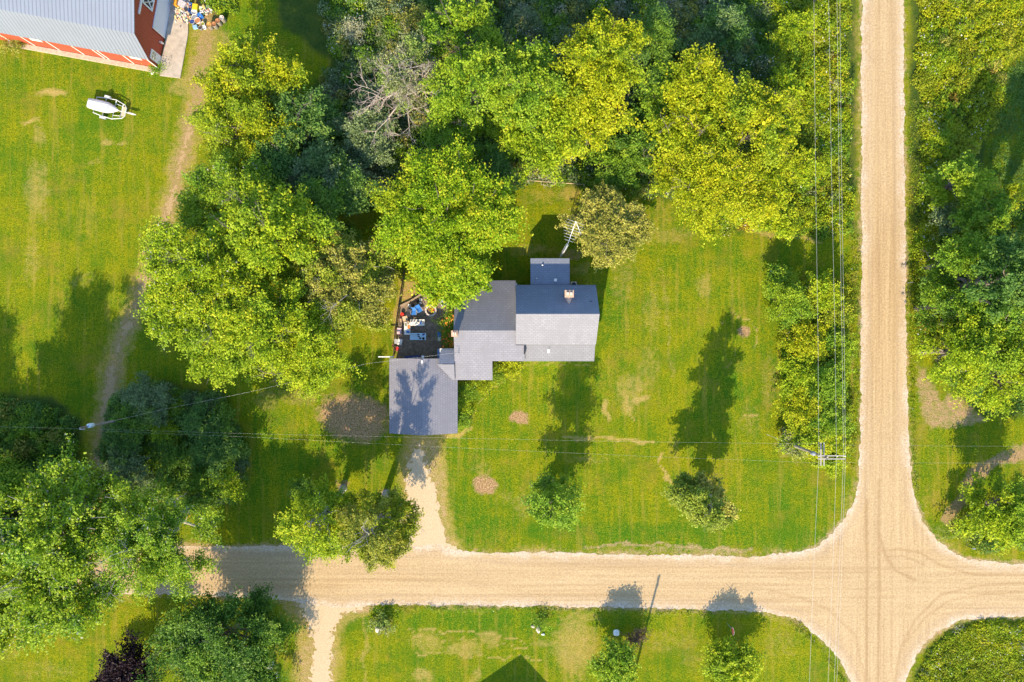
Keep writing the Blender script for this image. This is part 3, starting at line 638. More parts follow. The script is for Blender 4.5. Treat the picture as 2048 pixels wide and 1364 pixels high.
undergrowth('garden_greens', 'leafy green and orange bed in the corner between garage and house front', [([(918, 765), (946, 766), (944, 800), (936, 832), (928, 850), (918, 855)], .34), ([(984, 724), (1048, 724), (1030, 738), (1010, 755), (975, 770), (955, 785), (946, 765), (984, 764)], .5)], 125, (.22, .5), (.2, .8), .16, [('mid', .3), ('bright', .35), ('dark', .15), ('gold', .35), ('rust', .12)], 108, 70, 22, .02)
undergrowth('field_grass', 'dark shaded grass field beyond the east woods', [([(1990, 175), (2040, 110), (2110, 90), (2110, 400), (1980, 410), (1975, 330)], 1.0)], 380, (.3, .7), (.12, .35), .18, [('teal', .6), ('mid', .4)], 109, 24, 16)
undergrowth('ditch_weeds', 'rough tufts along the mown edges of the gravel roads', [([(1702, 470), (1719, 470), (1716, 900), (1700, 960), (1704, 800)], .22), ([(1816, 700), (1826, 700), (1832, 900), (1836, 1000), (1826, 960)], .12), ([(1816, 200), (1834, 200), (1838, 560), (1826, 700), (1816, 700)], .28), ([(740, 1212), (1500, 1224), (1520, 1234), (1000, 1220), (740, 1222)], .2), ([(1570, 1240), (1600, 1246), (1690, 1364), (1680, 1364), (1640, 1300)], .08)],
            520, (.12, .3), (.06, .25), .14, [('weed', .5), ('mid', .3), ('olive', .3)], 110, 60, 8, .02)

T = make_tree
# --- the west wood beside the farm track
T('broadleaf_tree', 'yellow green tree at the north end of the wood beside the farm track', 498, 150, 92, 66, 11, 'gold', 1, pal2='mid', mix2=.35, twigs=2)
T('broadleaf_tree', 'sunlit bushy tree second from the north end of the wood by the track', 470, 262, 92, 72, 11, 'gold', 2, pal2='mid', mix2=.4, twigs=2)
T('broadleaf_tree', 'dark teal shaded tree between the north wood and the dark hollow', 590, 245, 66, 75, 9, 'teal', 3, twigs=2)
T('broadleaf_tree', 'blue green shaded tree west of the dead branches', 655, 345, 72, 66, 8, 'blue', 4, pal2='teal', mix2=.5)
T('small_tree', 'grey blue shrub tree in the hollow just below the dead tree', 735, 270, 62, 48, 6, 'blue', 5, twigs=1)
T('broadleaf_tree', 'dark green tree behind the bright crown at the track bend', 535, 320, 80, 46, 9.5, 'teal', 6, pal2='mid', mix2=.4)
T('broadleaf_tree', 'mid green tree with pale leaf edges at the bend of the farm track', 452, 385, 104, 66, 12, 'mid', 7, pal2='bright', mix2=.5, speck=.03, twigs=2)
T('broadleaf_tree', 'large bright spreading tree nearest the long farm track', 385, 560, 112, 122, 15, 'bright', 8, pal2='mid', mix2=.25, speck=.02, twigs=6)
T('broadleaf_tree', 'bright tree in the middle of the wood west of the patio', 535, 470, 105, 92, 14.5, 'bright', 9, pal2='mid', mix2=.42, twigs=5)
T('broadleaf_tree', 'round bright tree south of the honey locust overlooking the lawn', 520, 650, 112, 92, 13.5, 'bright', 10, pal2='mid', mix2=.25, twigs=4)
T('broadleaf_tree', 'lowest bright tree of the wood at its south end', 600, 700, 90, 82, 12, 'bright', 11, pal2='gold', mix2=.25, twigs=5)
T('broadleaf_tree', 'low bright crown reaching over the shaded lawn southwest of the wood', 440, 690, 72, 72, 12, 'bright', 12, twigs=2)
T('honey_locust', 'fine leaved olive tree with branches radiating toward the patio', 695, 560, 116, 88, 11, 'olive', 13, pal2='bright', mix2=.5, fine=True, leaf=.22, dens=1.1, gap=.1, twigs=5, bark=GREYBARK)
T('broadleaf_tree', 'mid green tree wedged between the two bright crowns and the clearing', 640, 440, 60, 66, 10, 'mid', 14, pal2='teal', mix2=.5, twigs=2)
T('broadleaf_tree', 'small bright green tree north of the maple beside the dark hollow', 700, 372, 62, 44, 8, 'teal', 15, pal2='mid', mix2=.4)
# --- the maple over the house
T('maple_tree', 'large bright yellow green maple overhanging the house roof and patio', 885, 425, 128, 138, 14.5, 'maple', 16, spray=1.0, dens=1.15, leaf=.25, pal2='gold', mix2=.25, lobes=14)
T('maple_tree', 'lower bright maple crown touching the roof corner above the fire pit', 905, 540, 72, 58, 9.5, 'maple', 17, base=(880, 520, 0), spray=.9, leaf=.28)
T('broadleaf_tree', 'dark green tree in shade just east of the maple top', 985, 330, 58, 60, 8, 'teal', 18, pal2='mid', mix2=.3)
# --- the north trees
T('broadleaf_tree', 'half bare grey green tree with many dead twigs at the wood edge', 815, 140, 66, 66, 12.5, 'grey', 19, pal2='mid', mix2=.5, twigs=34, gap=.35, dens=.8, bark=DEADWOOD)
T('broadleaf_tree', 'mid green leafy tree top centre above the dead tree', 925, 62, 72, 52, 12, 'mid', 20, pal2='bright', mix2=.4, twigs=6)
T('broadleaf_tree', 'tall green tree between the half bare tree and the yellow tree', 950, 165, 88, 84, 15, 'mid', 21, pal2='bright', mix2=.45, twigs=8)
T('broadleaf_tree', 'green tree with bare grey twigs just left of the yellow tree', 1062, 165, 76, 78, 13.5, 'mid', 22, pal2='bright', mix2=.35, twigs=9)
T('broadleaf_tree', 'tall bright yellow tree standing highest in the north row', 1205, 118, 84, 78, 14.5, 'gold', 23, pal2='mid', mix2=.22, dens=1.0)
T('broadleaf_tree', 'yellow green tree directly south of the tallest yellow tree', 1180, 215, 78, 72, 12, 'gold', 24, pal2='bright', mix2=.4)
T('broadleaf_tree', 'bright green tree at the south edge of the row above the white rail', 1098, 262, 80, 70, 12, 'bright', 25, pal2='mid', mix2=.3)
T('broadleaf_tree', 'dark green tree over the black hollow north of the maple', 900, 250, 66, 52, 10, 'mid', 26, pal2='dark', mix2=.35, twigs=5)
T('broadleaf_tree', 'small shaded tree standing over the garden rail', 1010, 235, 52, 44, 9, 'mid', 27, pal2='bright', mix2=.3, twigs=4)
T('broadleaf_tree', 'dark low tree right of the black gap between yellow trees', 1285, 290, 48, 62, 7, 'dark', 28, pal2='mid', mix2=.4, twigs=4)
T('broadleaf_tree', 'low green tree north of the antenna mast', 1225, 325, 56, 44, 6, 'mid', 29, pal2='dark', mix2=.4)
T('shrub', 'pale silvery shrub alone in the shaded weeds at the top', 706, 62, 15, 17, 2.2, 'silver', 30, cat='shrub', leaf=.2)
T('shrub', 'yellow tinged shrub beside the top centre tree', 838, 40, 26, 26, 3.0, 'olive', 31, cat='shrub', leaf=.22)
T('shrub', 'grey green shrub by the wood under the half bare tree', 745, 205, 30, 24, 3, 'blue', 32, cat='shrub', leaf=.22)
# --- the big yellow group east
T('broadleaf_tree', 'yellow tree at the north tip of the bright group near the power lines', 1408, 170, 84, 62, 12, 'gold', 33, pal2='bright', mix2=.3, twigs=5, dens=1.0)
T('broadleaf_tree', 'yellow tree with bare twigs on the left flank of the bright group', 1370, 262, 66, 70, 11, 'gold', 34, pal2='bright', mix2=.3, twigs=5)
T('broadleaf_tree', 'broad yellow tree on the right flank of the bright group', 1490, 250, 88, 78, 12, 'gold', 35, pal2='mid', mix2=.3, twigs=5)
T('broadleaf_tree', 'large golden tree overhanging the lawn east of the antenna', 1420, 365, 96, 92, 11.5, 'gold', 36, pal2='bright', mix2=.3, twigs=4)
T('broadleaf_tree', 'golden green tree at the lawn corner next to the roadside brush', 1505, 365, 62, 78, 9, 'gold', 37, pal2='bright', mix2=.45)
T('small_tree', 'slim olive tree among brush left of the power lines', 1568, 180, 30, 46, 5, 'bright', 38, pal2='olive', mix2=.4)
T('small_tree', 'rounded sapling among the brush beside the four wires', 1600, 330, 36, 30, 3.5, 'bright', 39, pal2='gold', mix2=.4)
T('broadleaf_tree', 'green tree filling the gap west of the north tip of the bright group', 1318, 185, 46, 46, 8, 'mid', 201, pal2='teal', mix2=.4)
T('broadleaf_tree', 'teal green tree at the top edge between the yellow trees', 1300, 70, 56, 46, 7, 'teal', 202, pal2='mid', mix2=.4)
T('broadleaf_tree', 'low teal tree near the top edge left of the roadside brush', 1440, 60, 60, 44, 6, 'teal', 203, pal2='blue', mix2=.4)
T('small_tree', 'bright small tree beside the brush between the golden tree and the wires', 1560, 440, 34, 26, 4, 'bright', 204, pal2='gold', mix2=.4)
T('small_tree', 'bright small tree at the top beside the first wire', 1590, 60, 38, 40, 4.5, 'bright', 205, pal2='gold', mix2=.3)
T('small_tree', 'lime green sapling between the golden group and the second wire', 1560, 260, 40, 36, 5, 'bright', 206, pal2='gold', mix2=.4)
for i_, (x_, y_, rx_, ry_, p_, l_) in enumerate([(931, 783, 16, 16, 'mid', 'green shrub in the bed against the garage wall nearest the house'), (930, 812, 14, 16, 'bright', 'bright shrub halfway along the garage wall bed'), (928, 840, 13, 14, 'mid', 'small shrub at the south end of the garage wall bed'),
        (995, 742, 16, 14, 'dark', 'dark green shrub in the corner of the house front'), (1022, 736, 16, 9, 'gold', 'yellow plant along the house front bed'), (962, 768, 16, 9, 'gold', 'golden ground plant in front of the west wing')]):
    T('shrub', l_, x_, y_, rx_, ry_, .9, p_, 210 + i_, cat='shrub', group='shrubs in the bed between garage and house', leaf=.16, low=.05, lobes=6, dens=1.3, pal2='bright', mix2=.3)
# --- olive tree by the antenna
T('small_tree', 'pale olive pine like tree beside the antenna mast', 1212, 452, 80, 70, 8, 'olive', 40, fine=True, leaf=.22, dens=1.3, twigs=2, lobes=12)
# --- hedgerow
HG = 'shrubs of the hedgerow beside the road'
for i, (x, y, rx, ry, h, p, lb) in enumerate([
    (1560, 558, 24, 26, 3.2, 'mid', 'pale topped shrub at the north end of the hedgerow'),
    (1592, 610, 34, 40, 5.5, 'mid', 'tall olive shrub casting the broad shadow at the hedgerow head'),
    (1648, 585, 26, 34, 6.5, 'bright', 'dark upright shrub on the road side of the hedgerow head'),
    (1672, 618, 26, 34, 6.0, 'weed', 'olive shrub of the hedgerow under the eastern wires'),
    (1610, 680, 40, 38, 4.2, 'gold', 'yellow spreading shrub in the upper hedgerow'),
    (1670, 690, 26, 36, 4.2, 'mid', 'green shrub under the wires halfway down the hedgerow'),
    (1600, 745, 30, 34, 4.0, 'bright', 'dark green shrub on the lawn side of the hedgerow middle'),
    (1658, 762, 32, 36, 4.5, 'mid', 'leafy shrub in the middle of the hedgerow'),
    (1606, 800, 34, 34, 3.8, 'gold', 'golden shrub below the hedgerow middle'),
    (1662, 830, 34, 36, 3.8, 'mid', 'grey green shrub right of the golden one'),
    (1605, 865, 36, 28, 3.0, 'bright', 'shadowy shrub just above the crossarm pole'),
    (1655, 880, 34, 26, 3.0, 'gold', 'yellow green shrub directly behind the crossarm pole'),
    (1582, 895, 22, 18, 2.2, 'grey', 'pale flowering shrub at the south end of the hedgerow'),
    (1664, 928, 22, 14, 2.0, 'bright', 'small shrub below the crossarms')]):
    T('shrub', lb, x, y, rx * 1.22, ry * 1.2, h, p, 60 + i, cat='shrub', group=HG, leaf=.22, pal2='bright' if i % 2 else 'gold', mix2=.4, low=.08, lobes=8, dens=1.2)
# --- east wood
T('broadleaf_tree', 'sunlit topped tree at the upper left of the east wood', 1925, 362, 50, 40, 8, 'mid', 80, pal2='bright', mix2=.3)
T('broadleaf_tree', 'small yellow crown poking out over the dark field', 2010, 395, 22, 22, 7, 'gold', 81)
T('shrub', 'silvery grey bush at the road edge of the east wood', 1885, 438, 30, 30, 4, 'blue', 82, cat='shrub')
T('broadleaf_tree', 'flat mid green tree below the yellow crown in the east wood', 1965, 425, 50, 32, 8, 'mid', 83)
T('broadleaf_tree', 'dark green tree with bright tips in the centre of the east wood', 1935, 520, 66, 56, 12, 'mid', 84, pal2='bright', mix2=.3)
T('broadleaf_tree', 'deep teal tree on the right border of the east wood', 2030, 560, 62, 80, 20, 'teal', 85, pal2='dark', mix2=.4, low=.1)
T('broadleaf_tree', 'tall dark tree overlooking the narrow verge', 1925, 610, 62, 52, 12, 'mid', 86, pal2='dark', mix2=.45)
T('broadleaf_tree', 'teal tree with scattered lime tips east of the road', 1990, 640, 66, 52, 14, 'mid', 87, pal2='bright', mix2=.35)
T('broadleaf_tree', 'tall shade tree just beyond the east edge beside the dark field', 2160, 520, 80, 90, 20, 'teal', 185, pal2='dark', mix2=.4, low=.1)
T('broadleaf_tree', 'large lime green tree above the brown soil patch', 1945, 705, 84, 62, 13, 'bright', 88, pal2='mid', mix2=.35, spray=1.1)
T('broadleaf_tree', 'bright green tree at the right border above the round shadow', 2030, 745, 80, 72, 13, 'bright', 89, pal2='mid', mix2=.4, spray=1.1)
T('broadleaf_tree', 'bright rounded tree at the southeast corner above the side road', 2015, 1025, 74, 56, 9, 'bright', 90, pal2='mid', mix2=.3)
T('shrub', 'dark shaded shrub below the southeast corner tree', 1925, 1055, 34, 24, 2.4, 'olive', 91, cat='shrub', pal2='dark', mix2=.5)
# --- southwest trees
T('broadleaf_tree', 'wide pale green tree covering the west end of the road', 85, 1110, 150, 160, 19, 'mid', 92, pal2='bright', mix2=.55, twigs=10, gap=.16, dens=.9, speck=.05, bark=GREYBARK, base=(250, 1010, 0))
T('broadleaf_tree', 'light green tree leaning over the road beside the widest crown', 285, 1085, 120, 120, 18, 'mid', 93, pal2='bright', mix2=.5, twigs=8, gap=.18, dens=.9, speck=.03, bark=GREYBARK, base=(400, 1000, 0))
T('broadleaf_tree', 'bright tree at the far left edge below the brush', -10, 1215, 110, 76, 15, 'bright', 94, pal2='mid', mix2=.4, gap=.1, speck=.03)
T('broadleaf_tree', 'shade casting tree just beyond the west edge of the view', -90, 1075, 120, 110, 18, 'mid', 95, low=.15, lobes=18, flat=1.1)
T('broadleaf_tree', 'second shade tree farther beyond the west edge of the view', -300, 1060, 140, 130, 16, 'mid', 195, low=.1, lobes=16, flat=1.1)
T('broadleaf_tree', 'large dark green tree south of the road with white boxes under it', 440, 1290, 148, 100, 13, 'dark', 96, pal2='mid', mix2=.35, base=(490, 1235, 0), dens=1.15)
T('broadleaf_tree', 'dark green tree beyond the south edge beside the gravel drive', 400, 1440, 140, 100, 13, 'dark', 97, pal2='mid', mix2=.3)
T('purple_tree', 'dark purple leaved tree at the bottom left', 246, 1350, 60, 56, 7.5, 'purple', 98, dens=1.4)
B1 = 'shaded bushes of the round thicket'
for i, (x, y, rx, ry, h, p, lb) in enumerate([
    (300, 805, 56, 42, 4.5, 'blue', 'grey green bush at the top of the round thicket'), (255, 860, 40, 40, 4, 'teal', 'bush of the thicket beside the farm track'),
    (420, 850, 52, 44, 4.2, 'teal', 'rounded bush at the right top of the thicket'), (325, 855, 22, 30, 3.2, 'bright', 'bright green sapling inside the dark thicket'),
    (250, 935, 44, 40, 4, 'blue', 'bush at the lower left of the thicket'), (340, 935, 46, 44, 4.5, 'dark', 'darkest bush in the heart of the thicket'),
    (430, 915, 54, 46, 4.8, 'teal', 'wide bush at the right side of the thicket'), (400, 980, 56, 40, 4.5, 'dark', 'bush at the foot of the thicket near the big tree'),
    (455, 960, 34, 36, 4.5, 'bright', 'bush with a sunlit tip at the thicket corner')]):
    T('bush', lb, x, y, rx, ry, h, p, 120 + i, cat='bush', group=B1, leaf=.22, pal2='mid', mix2=.3, low=.1, lobes=7)
T('bush', 'single round dark bush on the shaded lawn', 605, 985, 33, 30, 3.0, 'dark', 140, cat='bush', leaf=.2, low=.08, pal2='teal', mix2=.4, dens=1.2)
# --- front trees
T('broadleaf_tree', 'bright tree with a curved grey trunk leaning over the road', 628, 1062, 62, 66, 13, 'bright', 141, base=(686, 977, 0), pal2='mid', mix2=.3, gap=.12, bark=GREYBARK, lobes=11, low=.3, flat=1.3)
T('birch_tree', 'sparse olive tree with a forked trunk between the drive and road', 748, 1072, 72, 78, 15, 'weed', 142, base=(772, 988, 0), fine=True, leaf=.22, gap=.2, dens=1.0, lobes=13, low=.3, flat=1.3, bark=GREYBARK, twigs=4, pal2='olive', mix2=.5)
T('broadleaf_tree', 'round green tree alone on the front lawn', 1102, 1014, 60, 42, 12.0, 'mid', 143, base=(1103, 964, 0), pal2='dark', mix2=.45, lobes=16, dens=1.0, flat=1.6, low=.16)
T('broadleaf_tree', 'thin olive tree with a visible grey trunk on the front lawn', 1420, 1017, 58, 40, 14.2, 'olive', 144, base=(1401, 962, 0), pal2='mid', mix2=.45, fine=True, leaf=.24, gap=.16, lobes=18, bark=GREYBARK, twigs=3, flat=1.6, low=.2)
T('broadleaf_tree', 'compact tree south of the road behind the white stone', 1232, 1334, 42, 40, 4.9, 'mid', 145, base=(1236, 1322, 0), pal2='bright', mix2=.3, low=.05, lobes=8, dens=2.4)
T('broadleaf_tree', 'compact tree south of the road behind the stop sign', 1463, 1338, 50, 42, 4.5, 'bright', 146, base=(1462, 1318, 0), pal2='mid', mix2=.35, low=.05, lobes=9, dens=2.4)
T('shrub', 'brown withered shrub beside the white stone', 1274, 1276, 15, 17, 1.2, 'brown', 147, cat='shrub', leaf=.16, low=.1, twigs=3, dens=.8)

# --- the dead tree: bare branches only
rng = np.random.default_rng(5)
dx, dy = W(858, 225, 0); root = empty('dead_tree', (dx, dy, 0), 'leafless pinkish grey dead tree spreading bare branches over the hollow', 'tree')
mb = MB(); tp = Vector((-1.6, .2, 8)); mb.tube([(0, 0, -.05), (-.2, .1, 3), (-.8, .2, 6), tp], [.3, .24, .2, .16], 8); mb.build('trunk', DEADWOOD, root)
mb = MB()
for (ex, ey, ez, L) in [(735, 175, 9.0, 2.6), (740, 210, 8.5, 2.4), (775, 155, 10, 2.2), (752, 262, 7.5, 2.4), (800, 270, 7, 2.2), (845, 150, 10, 2.2), (870, 185, 9, 1.8), (812, 190, 10, 2.0)]:
    x, y = W(ex, ey, ez); e = Vector((x - dx, y - dy, ez)); pts = branch_pts(tp.lerp(Vector((-.8, .2, 6)), rng.random()), e, rng, 5, .12)
    mb.tube(pts, [.11, .10, .085, .07, .05, .03], 6, cap=False)
    for p, q in zip(pts[1:], pts[:-1]):
        for k in range(2): twig_spray(mb, p, (p - q).normalized() + Vector(rng.normal(size=3)) * .5, L * .62, .042, rng, 3)
mb.build('branch', DEADWOOD, root)
#@@PART3
# ------------------------------------------------------------------ THE HOUSE
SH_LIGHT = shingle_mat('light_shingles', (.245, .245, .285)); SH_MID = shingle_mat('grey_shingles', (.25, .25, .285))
SH_SHADE = shingle_mat('shade_tinted_shingles', (.24, .27, .35)); SH_GAR = shingle_mat('garage_shingles', (.255, .25, .29), .3, .3)  # bluer house shingles: the north slopes' shade is put into the colour
SIDING, t, b = new_mat('white_siding')
uv = N(t, 'ShaderNodeTexCoord').outputs['UV']; sx = N(t, 'ShaderNodeSeparateXYZ'); t.links.new(uv, sx.inputs[0])
f = math_(t, 'FRACT', math_(t, 'DIVIDE', sx.outputs[1], .2)); c = mixc(t, ramp(t, f, .12, 0), (.68, .68, .66), (.30, .30, .30)); t.links.new(c, b.inputs['Base Color']); bump(t, b, f, .3, .02)
WHITE = plain('white_paint', (.78, .77, .75), .5, var=.06, scale=3); GLASS = plain('window_glass', (.03, .04, .05), .08, var=.2, bmp=0)
BRICK = plain('chimney_brick', (.52, .34, .24), .9, var=.3, scale=14); FLUE = plain('flue_clay', (.62, .50, .42), .9, var=.15)
METAL = plain('galvanised_metal', (.55, .56, .58), .4, .6, var=.12, scale=5); DARKM = plain('dark_metal', (.04, .04, .05), .5, .3, var=.2)
BLACK = plain('black_plastic', (.02, .02, .022), .5, var=.3); WOOD = plain('weathered_wood', (.34, .25, .17), .85, var=.3, scale=8); TAN = plain('tan_wood', (.56, .42, .28), .8, var=.2, scale=8)
DARKWOOD = plain('dark_stained_wood', (.07, .05, .04), .85, var=.3, scale=8)

def window(parent, c, u, wd, ht, proud=.03):
    """window on a vertical wall: centre c, wall direction u (unit, horizontal); outward normal = u x z"""
    c = Vector(c); u = Vector(u).normalized(); n = u.cross(Vector((0, 0, 1))); z = Vector((0, 0, 1))
    def bar(mb, a0, a1, b0, b1, d0, d1):
        V = [c + u * a + z * bb + n * d for d in (d0, d1) for a, bb in ((a0, b0), (a1, b0), (a1, b1), (a0, b1))]
        mb.mesh(V, [(0, 3, 2, 1), (4, 5, 6, 7), (0, 1, 5, 4), (1, 2, 6, 5), (2, 3, 7, 6), (3, 0, 4, 7)])
    g = MB(); bar(g, -wd / 2, wd / 2, -ht / 2, ht / 2, 0, proud * .5); g_ = g.build('window', GLASS, parent)
    f = MB(); e = .08
    bar(f, -wd / 2 - e, wd / 2 + e, ht / 2, ht / 2 + e, 0, proud + .02); bar(f, -wd / 2 - e, wd / 2 + e, -ht / 2 - e, -ht / 2, 0, proud + .04)
    bar(f, -wd / 2 - e, -wd / 2, -ht / 2, ht / 2, 0, proud + .02); bar(f, wd / 2, wd / 2 + e, -ht / 2, ht / 2, 0, proud + .02)
    bar(f, -.02, .02, -ht / 2, ht / 2, 0, proud); bar(f, -wd / 2, -.02, -.02, .02, 0, proud); bar(f, .02, wd / 2, -.02, .02, 0, proud)
    f.build('frame', WHITE, g_)
def door(parent, c, u, wd, ht, mat):
    c = Vector(c); u = Vector(u).normalized(); n = u.cross(Vector((0, 0, 1))); z = Vector((0, 0, 1)); m = MB()
    def bar(mb, a0, a1, b0, b1, d0, d1):
        V = [c + u * a + z * bb + n * d for d in (d0, d1) for a, bb in ((a0, b0), (a1, b0), (a1, b1), (a0, b1))]
        mb.mesh(V, [(0, 3, 2, 1), (4, 5, 6, 7), (0, 1, 5, 4), (1, 2, 6, 5), (2, 3, 7, 6), (3, 0, 4, 7)])
    bar(m, -wd / 2, wd / 2, 0, ht, 0, .05)
    for r in range(3): bar(m, -wd * .38, wd * .38, ht * (.08 + .31 * r), ht * (.31 + .31 * r), .05, .065)
    d = m.build('door', mat, parent); h_ = MB(); bar(h_, wd * .38, wd * .43, ht * .47, ht * .5, .05, .12); h_.build('handle', METAL, d); return d

hr = empty('farmhouse', (0, 0, 0), 'grey roofed white farmhouse with two chimneys and several joined roofs', 'house')
RZ, RY = 8.2, 3.05
mb = MB()       # walls: main block (gabled), west wing, north addition
def gable_block(mb, x0, x1, y0, y1, ze0, ze1, yr, zr, base=0):   # ridge along x
    prof = [(y0, base), (y1, base), (y1, ze1), (yr, zr), (y0, ze0)]
    V = [(x0, y, z) for y, z in prof] + [(x1, y, z) for y, z in prof]
    mb.mesh(V, [(0, 4, 3, 2, 1), (5, 6, 7, 8, 9)] + [(i, (i + 1) % 5, 5 + (i + 1) % 5, 5 + i) for i in range(5)])
gable_block(mb, .65, 9.65, -.15, 6.25, 4.55, 4.6, RY, RZ - .28)
gable_block(mb, -6.6, .62, -2.1, 7.0, 3.55, 2.9, 1.23, 5.05)
mb.box(-6.6, -2.6, -4.35, -2.13, 0, 2.85); mb.box(.7, 9.6, -2.1, -.18, 0, 3.2); mb.box(2.4, 6.6, 6.28, 9.6, 0, 3.85)
mb.box(-8.7, -6.63, -3.0, -.9, 0, 3.1)
mb.build('wall', SIDING, hr)
r1 = MB().slab([(.45, 6.62, 4.72), (9.9, 6.62, 4.72), (9.9, RY, RZ), (.45, RY, RZ)][::-1], .16).build('roof', SH_SHADE, hr); tag(r1, 'steep north roof slope in blue grey shade')
MB().slab([(.45, -.42, 4.76), (9.9, -.42, 4.76), (9.9, RY, RZ + .004), (.45, RY, RZ + .004)], .16).build('roof', SH_LIGHT, hr)
MB().slab([(1.52, -2.42, 3.42), (9.86, -2.42, 3.42), (9.86, -.1, 4.55), (1.52, -.1, 4.55)], .14).build('roof', shingle_mat('porch_shingles', (.23, .232, .258)), hr)
MB().slab([(-6.85, 7.3, 2.98), (.44, 7.3, 2.98), (.44, 1.23, 5.3), (-6.85, 1.23, 5.3)][::-1], .15).build('roof', SH_MID, hr)
k_ = (5.3 - 3.0) / 5.93
MB().slab([(-6.85, -4.7, 3.0), (-2.35, -4.7, 3.0), (-2.35, -2.40, 5.304 - 3.63 * k_), (1.5, -2.40, 5.304 - 3.63 * k_), (1.5, -.5, 5.304 - 1.73 * k_), (.44, -.5, 5.304 - 1.73 * k_), (.44, 1.23, 5.304), (-6.85, 1.23, 5.304)], .15).build('roof', SH_LIGHT, hr)
MB().slab([(2.2, 9.85, 4.0), (6.85, 9.85, 4.0), (6.85, 6.3, 4.42), (2.2, 6.3, 4.42)][::-1], .15).build('roof', SH_SHADE, hr)
# breezeway roof and its valley on the garage
MB().slab([(-8.75, -2.72, 4.05), (-6.87, -2.72, 4.05), (-6.87, -1.02, 3.45), (-8.55, -1.02, 3.45)], .14).build('roof', SH_SHADE, hr)
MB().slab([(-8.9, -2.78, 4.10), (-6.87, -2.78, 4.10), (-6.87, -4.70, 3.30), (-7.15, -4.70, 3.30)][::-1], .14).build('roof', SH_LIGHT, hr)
MB().box(-9.05, -8.74, -2.7, -.98, .05, 2.6).build('shutter', plain('blue_panel', (.12, .20, .38), .6, var=.15), hr)
# chimneys
c1 = MB().box(6.1, 7.0, 5.05, 5.75, 5.2, 7.15).box(6.03, 7.07, 4.98, 5.82, 7.15, 7.27).build('chimney', BRICK, hr)
MB().box(6.2, 6.5, 5.25, 5.55, 7.272, 7.5).box(6.6, 6.9, 5.25, 5.55, 7.272, 7.45).build('flue', FLUE, c1)
MB().mesh([(6.05, 5.02, 6.25), (7.05, 5.02, 6.25), (6.55, 4.15, 7.16), (6.55, 5.02, 6.75)], [(0, 1, 2), (0, 2, 3), (1, 3, 2), (0, 3, 1)])
cr_ = MB(); cr_.mesh([(6.08, 5.04, 6.28), (7.02, 5.04, 6.28), (6.55, 4.2, 7.12), (6.55, 5.04, 6.95)], [(0, 1, 2), (0, 2, 3), (1, 3, 2), (0, 3, 1)]); cr_.build('flashing', FLUE, c1)
c2 = MB().box(-6.98, -6.38, .55, 1.15, 0, 6.15).box(-7.04, -6.32, .49, 1.21, 6.15, 6.25).build('chimney', BRICK, hr)
MB().box(-6.86, -6.72, .7, 1.0, 6.252, 6.45).box(-6.62, -6.48, .7, 1.0, 6.252, 6.45).build('flue', FLUE, c2)
# pipes, vents, step between the front roofs
def vent(x, y, z, r=.09, h=.35, m=None): return MB().lathe([(r, 0), (r, h), (r * 1.5, h), (r * 1.5, h + .06), (0, h + .08)], (x, y, z), 10).build('vent', m or METAL, hr)
vent(*W(1111, 560, 4.5), 4.2, .14, .3, WHITE); vent(*W(1085, 530, 4.2), 3.9, .07, .3, WHITE); vent(*W(1073, 557, 4.4), 4.2, .07, .35)
x, y = W(1097, 704, 3.9); MB().box(x - .14, x + .14, y - .1, y + .35, 3.55, 4.1).build('vent', WHITE, hr); MB().tube([(x + .03, y + .38, 3.6), (x + .03, y + .38, 4.5)], .03, 6).build('vent', DARKM, hr)
x, y = W(1181, 603, 6.5); MB().box(x - .15, x + .15, y - .06, y + .06, 6.2, 6.75).build('vent', DARKM, hr)
x0, y0 = W(1049, 687, 4.2); x1, y1 = W(1049, 708, 4.0); MB().box(x0 - .09, x0 + .09, y1, y0, 3.6, 4.62).build('flashing', DARKM, hr)
MB().box(.4, .46, 1.3, 6.6, 3.2, 3.5).build('gutter', DARKM, hr)
for x in (-5.6, -3.7): window(hr, (x, -4.36, 1.6), (1, 0, 0), .9, 1.2)
for x in (-1.4, 2.2, 4.2, 8.2): window(hr, (x, -2.11, 1.6), (1, 0, 0), .9, 1.2)
for y in (.9, 2.9, 4.9): window(hr, (9.66, y, 1.7), (0, 1, 0), .9, 1.3)
for y in (1.9, 4.1): window(hr, (9.66, y, 4.4), (0, 1, 0), .8, 1.2)
for x in (-5, -2): window(hr, (x, 7.01, 1.6), (-1, 0, 0), .9, 1.1)
window(hr, (4.5, 9.61, 1.7), (-1, 0, 0), .9, 1.1); window(hr, (8.2, 6.26, 1.8), (-1, 0, 0), .9, 1.2)
door(hr, (6.2, -2.11, .1), (1, 0, 0), .95, 2.05, WHITE); door(hr, (-6.61, 3.6, .1), (0, -1, 0), .95, 2.05, WHITE)

gr_ = empty('garage', (-10.7, -6.6, 0), 'blue grey roofed garage at the head of the gravel drive', 'garage')
mb = MB(); V = [(x, y, z) for y in (4.25, -4.35) for x, z in ((-3.85, 0), (3.85, 0), (3.85, 2.8), (0, 4.0), (-3.85, 2.8))]
mb.mesh(V, [(0, 1, 2, 3, 4), (9, 8, 7, 6, 5)] + [(i, 5 + i, 5 + (i + 1) % 5, (i + 1) % 5) for i in range(5)]); mb.build('wall', SIDING, gr_)
MB().slab([(-4.13, -4.55, 2.85), (0, -4.62, 4.2), (0, 4.5, 4.2), (-4.13, 4.5, 2.85)], .14).build('roof', SH_GAR, gr_)
MB().slab([(4.13, -4.55, 2.85), (4.13, 4.5, 2.85), (0, 4.5, 4.204), (0, -4.62, 4.204)], .14).build('roof', SH_GAR, gr_)
dm = MB(); dm.box(-2.5, 2.5, -4.41, -4.36, .02, 2.3)
